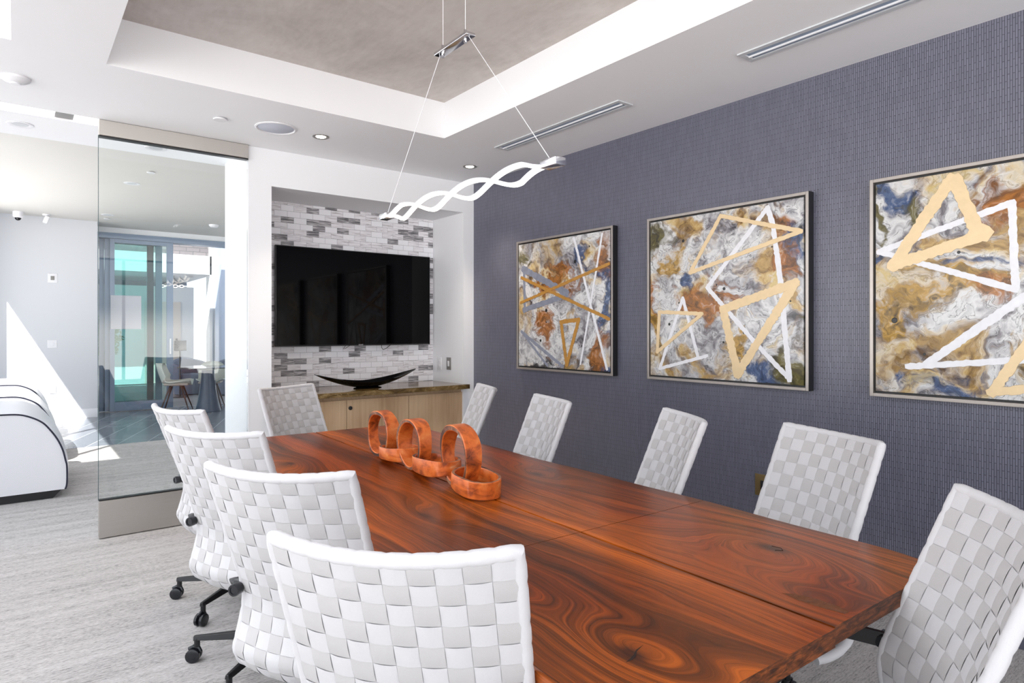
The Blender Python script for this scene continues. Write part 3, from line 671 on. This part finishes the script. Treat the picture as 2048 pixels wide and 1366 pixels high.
m.tube([(.33, -1.235, .750), (.345, -1.25, .750), (.36, -1.235, .750), (.355, -1.21, .750)], .0009, 6)
m.build('crack', 'crack', tb)
M['voidwood'] = simple('rough_void_wood', srgb(132, 74, 36), .6, nscale=60, amt=.75, bumpd=.004)
m = MB(); m.prism([(.074, -1.405), (.066, -1.45), (.070, -1.50), (.082, -1.548), (.098, -1.55), (.108, -1.52), (.106, -1.47), (.094, -1.43)], .7497, .7505); m.build('void_patch', 'voidwood', tb)
for yy in (-1.05, 1.05):
    m = MB(); 
    m.box((-.40, yy-.045, 0), (.40, yy+.045, .018)); m.box((-.38, yy-.04, .69), (.38, yy+.04, .710))
    m.box((-.36, yy-.03, .018), (-.30, yy+.03, .69)); m.box((.30, yy-.03, .018), (.36, yy+.03, .69))
    m.build('trestle_leg', 'black', tb, bevel=.003)
m = MB(); m.box((-.03, -1.3, .66), (.03, 1.3, .6895)); m.build('support_beam', 'black', tb)

# ------------------------------------------------------------------ woven chairs
CT = 1.0
prof = [(-.156, 1.0), (-.117, .9), (-.078, .8), (-.039, .7), (-.006, .61), (.0, .56), (-.010, .50), (-.026, .45), (-.03, .41), (-.012, .375), (.03, .357), (.08, .352)]
# resample by arc length with smoothing
def catmull(P, k=8):
    out = []
    for i in range(len(P)-1):
        p0 = P[max(i-1, 0)]; p1 = P[i]; p2 = P[i+1]; p3 = P[min(i+2, len(P)-1)]
        for j in range(k):
            t = j/k
            out.append(tuple(.5*((2*b) + (-a+c)*t + (2*a-5*b+4*c-d)*t*t + (-a+3*b-3*c+d)*t**3) for a, b, c, d in zip(p0, p1, p2, p3)))
    out.append(P[-1]); return out
pf = catmull(prof); acc = [0]
for i in range(1, len(pf)): acc.append(acc[-1] + math.dist(pf[i], pf[i-1]))
PL = acc[-1]
def pfat(q):
    d = min(max(q, 0), 1)*PL
    for i in range(1, len(pf)):
        if acc[i] >= d:
            t = (d-acc[i-1])/max(1e-9, acc[i]-acc[i-1]); return tuple(a+(b-a)*t for a, b in zip(pf[i-1], pf[i]))
    return pf[-1]
NR = round(PL/.0475); NC = 10
def surf(s, q):
    b, z = pfat(q); e = min(1, max(0, (.44-z)/.08))
    hwid = .222 + .012*min(1, max(0, (.6-z)/.15)) 
    c = .052*(1-e) + .02*e
    x = -.2 + b - c*(1-s*s) + (.03*e*s*s)
    return Vector((x, s*hwid, z - .010*(1-s*s)*max(0, (z-.9)/.1)))
def nrm(s, q):
    e = .01; a = surf(s+e, q)-surf(s-e, q); q0 = max(0, q-e); q1 = min(1, q+e); b = surf(s, q1)-surf(s, q0)
    n = a.cross(b).normalized()
    return n if n.x < 0 or (abs(n.x) < .5 and n.z < 0) else -n       # outward = back
def woven_patch(m, th):
    K = 5
    for i in range(NC):
        for j in range(NR):
            par = (i+j) % 2
            for side in (1, -1):
                vs = []
                for a in range(K):
                    for b in range(K):
                        ua = a/(K-1); ub = b/(K-1)
                        s = -1 + 2*(i+ua*.985+.0075)/NC; q = (j+ub*.985+.0075)/NR
                        run = ub if par else ua; acr = ua if par else ub
                        h = .0010 + .0020*(1-(2*run-1)**2) - (.0005 if acr in (0, 1) else 0)
                        s = max(-1, min(1, s)); p = surf(s, q) + nrm(s, q)*side*(th+h)
                        vs.append(p)
                fs = [(a*K+b, a*K+b+1, (a+1)*K+b+1, (a+1)*K+b) for a in range(K-1) for b in range(K-1)]
                if side < 0: fs = [f[::-1] for f in fs]
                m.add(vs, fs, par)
def slabshell(m, th):
    A, B = 20, 40; vs = []
    for side in (1, -1):
        for a in range(A+1):
            for b in range(B+1):
                s = -1+2*a/A; q = b/B; vs.append(surf(s, q)+nrm(s, q)*side*th)
    L = (A+1)*(B+1); fs = []
    for a in range(A):
        for b in range(B):
            k = a*(B+1)+b; fs.append((k, k+1, k+B+2, k+B+1)); fs.append((k+L, k+L+B+1, k+L+B+2, k+L+1))
    m.add(vs, fs)
m = MB(); slabshell(m, .0085)
woven_patch(m, .0085)
chair = empty('woven_chair', (0, 0, 0), 0, 'x', 'chair', 'white woven swivel chairs around the table')
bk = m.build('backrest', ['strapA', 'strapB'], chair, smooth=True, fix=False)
m = MB()
pts = []; rs = []
for k in range(60): pts.append(surf(-1, 1-k/60)); 
na = 50
for k in range(na+1): pts.append(surf(-1+2*k/na, 0))
for k in range(1, 61): pts.append(surf(1, k/60))
tot = 0
for i, p in enumerate(pts):
    if i: tot += (p-pts[i-1]).length
    ph = (tot/.0475) % 1; rs.append(.0140 - (.0016 if min(ph, 1-ph) < .1 else 0))
m.tube(pts, rs, 12); m.build('rim', 'strapR', chair, smooth=True)
m = MB(); m.rbox((-.185, -.205, .365), (.26, .205, .455), .04, seg=4); m.rbox((-.17, -.2, .44), (.25, .2, .468), .013)
st = m.build('seat', 'strapA', chair, smooth=True)
m = MB(); m.lathe([(.001, .30), (.07, .30), (.09, .325), (.09, .36), (.001, .36)], 24); m.lathe([(.001, .10), (.024, .10), (.024, .30), (.001, .30)], 20); m.lathe([(.001, .075), (.04, .075), (.045, .09), (.04, .125), (.03, .14), (.001, .14)], 24)
m.build('column', 'black', chair, smooth=True)
BASE_A = math.radians(148)
for side in (1, -1):
    m = MB(); y = side*.222
    m.lathe([(.001, -.006), (.0165, -.006), (.018, -.003), (.018, .018), (.0165, .022), (.011, .022), (.011, .0195), (.001, .0195)], 24, 0, Matrix.Translation((-.232, side*.228, .612)) @ Matrix.Rotation(-PI/2, 4, 'Y'))
    m.tube([(-.206, side*.226, .612), (-.21, side*.245, .618), (-.212, side*.262, .622), (-.212, side*.274, .625)], [.022, .019, .011, .003], 12)
    m.build('arm_knob', 'rubber', chair, smooth=True)
    m = MB()
    for k in range(8):
        t0 = k/8; t1 = (k+1)/8
        A = lambda t: (-.205 + .12*t, side*(.236 + .018*math.sin(t*PI/2)), .618 + .006*t)
        a = A(t0); b = A(t1)
        m.add([(a[0], a[1]-.006, a[2]-.018), (a[0], a[1]+.006, a[2]-.018), (a[0], a[1]+.006, a[2]+.018), (a[0], a[1]-.006, a[2]+.018),
               (b[0], b[1]-.006, b[2]-.018), (b[0], b[1]+.006, b[2]-.018), (b[0], b[1]+.006, b[2]+.018), (b[0], b[1]-.006, b[2]+.018)],
              [(0,1,5,4), (1,2,6,5), (2,3,7,6), (3,0,4,7)] + ([(0,3,2,1)] if k == 0 else []) + ([(4,5,6,7)] if k == 7 else []))
    m.build('arm_bracket', 'black', chair)
    m = MB(); m.rbox((-.086, side*.254-.011, .602), (-.052, side*.254+.011, .646), .006); m.build('arm_cuff', 'tan', chair, smooth=True)
    m = MB(); m.rbox((-.055, side*.254-.014, .616), (.13, side*.254+.014, .642), .011); m.build('armrest', 'whiteleather', chair, smooth=True)
    m = MB(); m.tube([(-.005, side*.254, .612), (-.012, side*.256, .585), (-.028, side*.258, .555), (-.045, side*.258, .538)], [.016, .014, .010, .004], 10); m.build('arm_support', 'whiteleather', chair, smooth=True)
leg0 = None
for k in range(5):
    if leg0 is None:
        m = MB()
        V = [(.03, .020, .085, .128), (.20, .015, .088, .116), (.325, .012, .088, .108), (.345, .011, .088, .106)]
        vs = [];
        for (x, w, z0, z1) in V: vs += [(x, -w, z0), (x, w, z0), (x, w*.6, z1), (x, -w*.6, z1)]
        fs = []
        for i in range(3):
            for q in range(4): fs.append((i*4+q, i*4+(q+1) % 4, i*4+4+(q+1) % 4, i*4+4+q))
        fs += [(3,2,1,0), (12,13,14,15)]
        m.add(vs, fs); m.tube([(.332, 0, .098), (.332, 0, .06)], .012, 12)
        leg = m.build('leg', 'black', chair, bevel=.003); leg0 = leg
        m = MB(); R = Matrix.Translation((.345, 0, .0285)) @ Matrix.Rotation(PI/2, 4, 'X')
        for s_ in (-1, 1):
            T = R @ Matrix.Translation((0, 0, s_*.0135)); m.lathe([(.001, -.0085), (.022, -.0085), (.028, -.006), (.0285, 0), (.028, .006), (.022, .0085), (.001, .0085)], 24, 0, T)
        m.tube([(.318, 0, .040), (.325, 0, .056), (.345, 0, .0625), (.364, 0, .052)], .008, 8); m.build('caster', 'rubber', leg, smooth=True)
    else:
        leg = copy_tree(leg0, chair)
    leg.rotation_euler = (0, 0, 0)
def legs_rot(c, th):
    i = 0
    for ch in kids(c):
        if ch.name.startswith('leg'):
            ch.rotation_euler = (0, 0, BASE_A - th + i*2*PI/5); i += 1
spots = [
 (.628, 1.095, 41.8, 'white woven swivel chair nearest the camera, back turned, in the bottom foreground'),
 (.673, 1.794, 35.4, 'white woven swivel chair with black arm knob, just behind the nearest foreground chair'),
 (.703, 2.586, 31.6, 'white woven swivel chair third along the window side, black knob at its waist'),
 (.75, 3.361, 16.7, 'white woven swivel chair by the glass door, farthest on the window side'),
 (1.445, 3.965, -64.6, 'white woven chair at the head of the table, in front of the oak cabinet'),
 (2.234, 3.372, 156.9, 'white woven chair beside the cabinet end, mostly hidden behind the wooden ring carving'),
 (2.097, 2.572, 162.3, 'white woven chair under the painting nearest the television'),
 (2.117, 1.766, 148.0, 'white woven chair under the middle painting, its back leaning right'),
 (2.129, 1.133, 158.1, 'white woven chair in front of the brass wall outlet'),
 (1.462, .527, 123.6, 'white woven chair at the near table end, cut off at the bottom right corner'),
]
for i, (x, y, a, lb) in enumerate(spots):
    c = chair if i == 0 else copy_tree(chair)
    th = math.radians(a); c.rotation_euler = (0, 0, th)
    c.location = (x + .2*math.cos(th), y + .2*math.sin(th), 0); c['label'] = lb
    legs_rot(c, th)

# ------------------------------------------------------------------ carved ring chain on the table
ch = empty('ring_chain', (1.39, 2.4, .7505), 0, 'carved orange wooden chain of six thick interlocking rings on the table', 'sculpture')
def link(cy, cx, a, b, wid, stand, tilt=0, yaw=0, zo=0, th=.018, seed=0):
    rn = random.Random(seed); N = 48; vs = []; mi = []
    p1, p2 = rn.uniform(0, 6), rn.uniform(0, 6)
    for k in range(N):
        t = 2*PI*k/N; e = .92 if stand else .84
        ct_, st_ = math.cos(t), math.sin(t)
        u = math.copysign(abs(ct_)**e, ct_); v = math.copysign(abs(st_)**e, st_)
        wob = 1 + .035*math.sin(2*t+p1) + .02*math.sin(3*t+p2)
        ww = wid/2*(1+.10*math.sin(t+p2)+.05*math.sin(3*t+p1)); tt = th*(1+.22*math.sin(2*t+p2))
        for (r_, w_) in ((1, -ww+.003), (1, ww-.003), (1-.003/a, ww), (1-(tt-.003)/a, ww), (1-tt/a, ww-.003), (1-tt/a, -ww+.003), (1-(tt-.003)/a, -ww), (1-.003/a, -ww)):
            vs.append((u*a*wob*r_, v*b*wob*r_, w_))
    fs = []; mi = []
    for k in range(N):
        for q in range(8):
            q2 = (q+1) % 8; fs.append((k*8+q, k*8+q2, ((k+1) % N)*8+q2, ((k+1) % N)*8+q)); mi.append(1 if q in (2, 6) else 0)
    # local: ring in XY plane, width along Z
    if stand: R = Matrix(((0, 0, 1, 0), (1, 0, 0, 0), (0, 1, 0, 0), (0, 0, 0, 1)))
    else: R = Matrix(((0, 1, 0, 0), (1, 0, 0, 0), (0, 0, 1, 0), (0, 0, 0, 1)))
    Rm = Matrix.Rotation(yaw, 4, 'Z') @ Matrix.Rotation(tilt, 4, 'X') @ R
    pts = [Rm @ Vector(v) for v in vs]; zmin = min(p.z for p in pts)
    m = MB(); k0 = 0
    m.v = [(p.x + cx-1.39, p.y + cy-2.4, p.z - zmin + zo) for p in pts]; m.f = fs; m.mi = mi
    o = m.build('ring_link', ['burl', 'cutwood'], ch, smooth=True)
link(1.975, 1.375, .118, .084, .062, False, .08, -.12, .0, .018, 1)
link(2.10, 1.385, .110, .120, .066, True, 0, -.05, 0, .018, 2)
link(2.31, 1.405, .155, .088, .058, False, -.06, -.16, .012, .017, 3)
link(2.49, 1.40, .108, .116, .066, True, 0, -.05, 0, .017, 4)
link(2.675, 1.43, .125, .085, .055, False, -.05, -.1, .012, .016, 5)
link(2.84, 1.42, .110, .108, .064, True, 0, .05, 0, .016, 6)

# ------------------------------------------------------------------ wave pendant
M['ledglow'] = emis('led_diffuser', (1, .93, .84, 1), 3.2)
def pendant(root, L, amp, blk):
    for ph in (0, PI):
        m = MB(); d = MB(); N = 72; k = 0; vs = []; vd = []
        for i in range(N+1):
            t = i/N; y = -L/2 + L*t; env = min(1, t*9, (1-t)*9)
            z = amp*math.sin(t*4*PI + ph)*env; x = amp*.55*math.cos(t*4*PI + ph)*env
            w = .0085
            vs += [(x-w, y, z+.002), (x+w, y, z+.002), (x+w, y, z+.007), (x-w, y, z+.007)]
            vd += [(x-w*.93, y, z-.008), (x+w*.93, y, z-.008), (x+w, y, z+.0018), (x-w, y, z+.0018)]
        fs = []
        for i in range(N):
            for q in range(4): fs.append((i*4+q, i*4+(q+1) % 4, i*4+4+(q+1) % 4, i*4+4+q))
        fs += [(0, 1, 2, 3), tuple(N*4+q for q in (3, 2, 1, 0))]
        m.add(vs, fs); ar = m.build('light_arm', 'plastic_white', root, smooth=True)
        d.add(vd, fs); d.build('diffuser', 'ledglow', ar, smooth=True)
    for s_ in (-1, 1):
        m = MB(); m.rbox((-.022, s_*(L/2+.03)-.04, -.012), (.022, s_*(L/2+.03)+.04, .014), .002); m.build('end_block', 'chrome', root, smooth=True)
pn = empty('pendant_light', (1.395, 2.16, 1.915), math.radians(-1.0), 'glowing double wave pendant light hanging on thin cables over the table', 'pendant light')
pendant(pn, 1.16, .032, 0)
for a_ in ([(0, -.60, .014), (0, -.105, .607)], [(0, .60, .014), (0, .105, .607)], [(0, -.085, .60), (0, -.085, 1.09)], [(0, .085, .60), (0, .085, 1.09)]):
    m = MB(); m.tube(a_, .0014, 6); m.build('cable', 'plastic_white', pn, smooth=True)
m = MB(); m.rbox((-.022, -.125, .600), (.022, .125, .614), .003); m.build('spreader_bar', 'chrome', pn, smooth=True)
for s_ in (-.085, .085): m = MB(); m.tube([(0, s_, .585), (0, s_, .635)], .007, 10); m.build('cable_grip', 'chrome', pn, smooth=True)

# ------------------------------------------------------------------ lounge sofas
SP = [(-.50, .70), (-.30, .706), (-.094, .706), (.023, .699), (.104, .669), (.172, .624), (.22, .564), (.269, .482), (.305, .391), (.325, .30), (.333, .257), (.335, .169), (.332, .1), (.322, .067), (-.50, .067)]
top = catmull(SP[:-1], 4)
sf = empty('lounge_sofa', (0, 6.35, 0), 0, 'x', 'sofa', 'white sofas with dark piping in the lounge')
D_ = 1.25; m = MB(); vs = []; fs = []; nk = len(top)
rows = 17
for j in range(rows):
    t = j/(rows-1); cr = .030*math.sin(PI*min(1, max(0, t)))**.6 if 0 < t < 1 else 0
    for i, (x, z) in enumerate(top):
        a = top[max(0, i-1)]; b = top[min(nk-1, i+1)]; d = Vector((b[0]-a[0], 0, b[1]-a[1])).normalized(); n_ = Vector((-d.z, 0, d.x))
        vs.append((x + n_.x*cr, D_*t, z + n_.z*cr))
    vs.append((-.50, D_*t, .067))
nk += 1
for j in range(rows-1):
    for i in range(nk): fs.append((j*nk+i, j*nk+(i+1) % nk, (j+1)*nk+(i+1) % nk, (j+1)*nk+i))
fs += [tuple(range(nk)), tuple(range((rows-1)*nk, rows*nk))]
m.add(vs, fs); m.build('body', 'sofa', sf, smooth=True)
for yy in (-.003, D_+.003): m = MB(); m.tube([(x, yy, z) for x, z in top], .0065, 8); m.build('piping', 'piping', sf, smooth=True)
m = MB(); m.prism([(-.48, 0.0), (.24, 0.0), (.30, .066), (-.48, .066)], -D_+.02, -.02, 0, Matrix.Rotation(PI/2, 4, 'X')); m.build('plinth', 'black', sf)
for i, (dy, lb) in enumerate(((6.35, 'white curved sofa with dark piping and black plinth, nearest in the lounge'), (8.02, 'white curved sofa with dark piping, second in the row behind the nearest one'), (9.72, 'white curved sofa with dark piping at the far end by the sunlit wall'))):
    c = sf if i == 0 else copy_tree(sf); c.location = (0, dy, 0); c['label'] = lb

# ------------------------------------------------------------------ cafe corner in the lounge
def shell_chair(x, y, rz, label):
    o = empty('shell_chair', (x, y, 0), rz, label, 'chair', 'cream shell chairs around the cafe table')
    m = MB(); A, B = 16, 24; P = catmull([(.24, .445), (.15, .455), (.0, .435), (-.12, .44), (-.20, .49), (-.245, .60), (-.28, .72), (-.30, .81)], 4)
    Bn = len(P)-1
    for sd, off in ((1, 0), (-1, .016)):
        pass
    vs = []
    for off in (0, .018):
        for a in range(A+1):
            s = -1+2*a/A
            for b in range(Bn+1):
                q = b/Bn; px_, pz_ = P[b]; w = .22*(1-.25*max(0, (q-.6)/.4)**2 - .25*max(0, (.15-q)/.15)**2)
                if q > .85: w *= math.sqrt(max(.05, 1-((q-.85)/.16)**2))
                lift = .075*s*s*(1 if q < .55 else max(0, 1-(q-.55)/.3)); fwd = .10*s*s*max(0, min(1, (q-.45)/.2))
                vs.append((px_+fwd + off*(-1 if q > .55 else 0), s*w, pz_+lift - off*(1 if q <= .6 else 0)))
    Ls = (A+1)*(Bn+1); fs = []
    for a in range(A):
        for b in range(Bn):
            k = a*(Bn+1)+b; fs.append((k, k+1, k+Bn+2, k+Bn+1)); fs.append((k+Ls, k+Ls+Bn+1, k+Ls+Bn+2, k+Ls+1))
    for b in range(Bn):
        for a in (0, A): k = a*(Bn+1)+b; fs.append((k, k+1, k+1+Ls, k+Ls))
    for a in range(A):
        for b in (0, Bn): k = a*(Bn+1)+b; fs.append((k, k+Bn+1, k+Bn+1+Ls, k+Ls))
    m.add(vs, fs); m.build('seat_shell', 'shell', o, smooth=True)
    m = MB(); m.rbox((-.17, -.18, .435), (.21, .18, .475), .02); m.build('seat_cushion', 'beige', o, smooth=True)
    for sx in (-1, 1):
        for sy in (-1, 1):
            m = MB(); m.tube([(sx*.08, sy*.08, .43), (sx*.22, sy*.20, .0)], [.017, .009], 10); m.build('leg', 'brownleg', o, smooth=True)
    return o
shell_chair(2.16, 12.0, math.radians(-20), 'cream shell chair on dark splayed legs, left of the cafe table')
shell_chair(3.10, 11.56, math.radians(175), 'cream shell chair mostly hidden behind the white wall end, right of the cafe table')
shell_chair(2.72, 12.10, math.radians(-110), 'cream shell chair on the far side of the cafe table')
o = empty('cafe_table', (2.56, 11.58, 0), 0, 'round cafe table with dark blue conical base', 'table')
MB().lathe([(.001, 0), (.20, 0), (.205, .01), (.165, .16), (.13, .36), (.108, .56), (.10, .70), (.001, .70)], 40).build('cone_base', 'bluecone', o, smooth=True)
MB().lathe([(.001, .70), (.14, .70), (.15, .715), (.13, .735), (.001, .735)], 32).build('collar', 'shell', o, smooth=True)
MB().lathe([(.001, .7355), (.46, .7355), (.47, .742), (.465, .752), (.001, .752)], 48).build('tabletop', 'darkglass', o, smooth=True)

# ------------------------------------------------------------------ sliding patio doors
YD = 12.45; ds = empty('door_2', (0, YD, 0), 0, 'blue grey aluminium sliding patio doors with teal glass panels', 'door'); ds['kind'] = 'structure'
m = MB(); m.box((1.02, -.02, 2.99), (4.6, .10, HL)); m.build('header', 'plaster_white', ds)
m = MB(); m.box((1.02, -.04, 2.90), (4.6, .22, 2.99)); m.box((1.02, -.04, -.0005), (1.07, .22, 2.90)); m.build('frame', 'grey_alu', ds)
def panel(x0, x1, y, gm):
    m = MB(); fz = .11; fx = .07
    m.box((x0, y-.025, .01), (x0+fx, y+.025, 2.895)); m.box((x1-.10, y-.025, .01), (x1, y+.025, 2.895)); m.box((x0+fx, y-.025, .01), (x1-.10, y+.025, .01+fz+.04)); m.box((x0+fx, y-.025, 2.83), (x1-.10, y+.025, 2.895))
    p = m.build('sliding_panel', 'grey_alu', ds, bevel=.003)
    m = MB(); m.box((x0+fx, y-.006, .16), (x1-.10, y+.006, 2.83)); m.build('pane', gm, p)
    return p
p1 = panel(1.235, 2.18, -.01, 'glass_teal')
m = MB(); m.rbox((2.12, -.065, .95), (2.145, -.036, 1.22), .006); m.build('handle', 'plastic_white', p1, smooth=True)
panel(1.17, 2.02, .06, 'glass_teal'); panel(1.10, 1.90, .13, 'glass_teal')
o = MB(); o.rbox((1.245, YD-.055, 1.385), (1.69, YD-.040, 1.95), .004); tag(o.build('door_sign', 'frost', None, smooth=True), 'blank pale square panel fixed on the teal sliding glass', 'sign')

# ------------------------------------------------------------------ courtyard and building opposite
m = MB(); m.box((-6, 12.55, -.12), (12, 30, -.02)); struct(m.build('ground_paving', 'paving'), 'pale sunlit paving of the courtyard', 'ground')
m = MB(); m.box((-.8, 12.56, 3.45), (8, 15.9, 3.6)); struct(m.build('patio_light_blocker', 'extwhite'), 'unseen flat slab added to dim the daylight on the patio', 'light blocker')  # unseen slab added to cut sky light in the courtyard
bd = empty('courtyard_building', (0, 17, 0), 0, 'white and slate blue building across the courtyard with open porch', 'building')
m = MB(); m.box((-3, 0, 2.74), (3.84, .4, 3.2)); m.box((3.80, 0, 0), (3.92, .4, 3.62)); m.box((-3, 0, 0), (-2.6, .4, 2.74)); m.box((-3, .4, 2.74), (3.9, 3.5, 2.84)); m.build('beam', 'extwhite', bd)
m = MB(); m.box((-3, .15, 3.2), (3.82, .5, 5.2)); m.build('stone_parapet', 'concrete', bd)
m = MB(); m.box((3.92, -.6, 0), (8, .4, 5.2)); m.build('side_wall', 'extpale', bd)
m = MB(); m.box((-3, 3.3, 0), (3.92, 3.5, 2.74)); m.build('rear_wall', 'extblue', bd)
m = MB(); m.box((.2, 1.5, 0), (3.74, 2.6, 2.50)); m.build('inner_block', 'extwhite', bd)
m = MB(); m.box((2.60, 1.47, 0), (3.42, 1.499, 2.10)); d = m.build('door', 'beige', bd)
m = MB(); m.box((3.30, 1.44, .95), (3.34, 1.469, 1.15)); m.build('handle', 'black', d)
for a in (1.0, 1.55): 
    m = MB(); m.box((a, 1.485, 0), (a+.05, 1.499, 2.3)); m.build('mullion', 'grey_alu', bd)
pp = empty('pendant_light', (3.12, 17.9, 2.48), math.radians(60), 'small glowing wave pendant in the porch across the courtyard', 'pendant light')
pendant(pp, .62, .03, 0)
m = MB(); m.tube([(0, -.2, .01), (0, -.05, .255)], .003, 6); m.tube([(0, .2, .01), (0, .05, .255)], .003, 6); m.lathe([(.001, .235), (.07, .235), (.07, .258), (.001, .258)], 20); m.build('canopy', 'nickel', pp)

def tub(x, y, rz, label):
    o = empty('tub_armchair', (x, y, -.02), rz, label, 'armchair', 'blue grey tub armchairs on the patio')
    m = MB(); N = 24; vs = []; 
    for k in range(N+1):
        t = math.radians(60 + 240*k/N); hh = .80 - .16*abs(k/N-.5)*2
        for r_, z in ((.31, .02), (.355, .40), (.37, hh-.03), (.345, hh), (.31, hh-.03), (.27, .40), (.25, .02)):
            vs.append((r_*math.cos(t), r_*math.sin(t), z))
    fs = []
    for k in range(N):
        for q in range(7): fs.append((k*7+q, k*7+(q+1) % 7, k*7+7+(q+1) % 7, k*7+7+q))
    fs += [tuple(range(7)), tuple(range(N*7, N*7+7))]
    m.add(vs, fs); m.build('backrest', 'boucle', o, smooth=True)
    MB().lathe([(.001, .02), (.24, .02), (.262, .10), (.262, .40), (.24, .44), (.001, .45)], 28).build('seat', 'boucle', o, smooth=True)
tub(2.98, 15.1, math.radians(-80), 'blue grey tub armchair on the patio behind the tablet stand')
tub(3.62, 14.5, math.radians(-130), 'blue grey tub armchair partly hidden by the white wall end')
o = empty('tablet_stand', (2.68, 14.55, -.02), math.radians(20), 'black screen on a slim pole standing on the patio', 'stand')
MB().lathe([(.001, 0), (.16, 0), (.16, .012), (.001, .015)], 28).build('foot', 'black', o, smooth=True)
MB().tube([(0, 0, .012), (0, 0, 1.05)], .014, 12).build('pole', 'black', o, smooth=True)
MB().rbox((-.13, -.02, .96), (.13, .005, 1.17), .008, 0).build('screen', 'rubber', o, smooth=True)
# shrub outside
o = empty('shrub', (1.45, 15.6, -.02), 0, 'small bright green shrub outside, glimpsed through the sliding doors', 'shrub')
rn = random.Random(5); m = MB()
for i in range(700):
    u = rn.uniform(-1, 1); th_ = rn.uniform(0, 2*PI); r_ = .34*rn.uniform(.5, 1); s_ = math.sqrt(1-u*u)
    c_ = Vector((r_*s_*math.cos(th_), r_*s_*math.sin(th_), 1.25 + 1.3*r_*u*1.1)); a_ = Vector([rn.uniform(-1, 1) for _ in range(3)]).normalized(); b_ = a_.cross(Vector((.3, .5, 1))).normalized()
    m.add([c_ - a_*.05, c_ + b_*.022, c_ + a_*.05, c_ - b_*.022], [(0, 1, 2, 3)])
m.build('foliage', 'leaf', o, fix=False)
MB().tube([(0, 0, 0), (.01, 0, .9)], .02, 8).build('stem', 'brownleg', o, smooth=True)
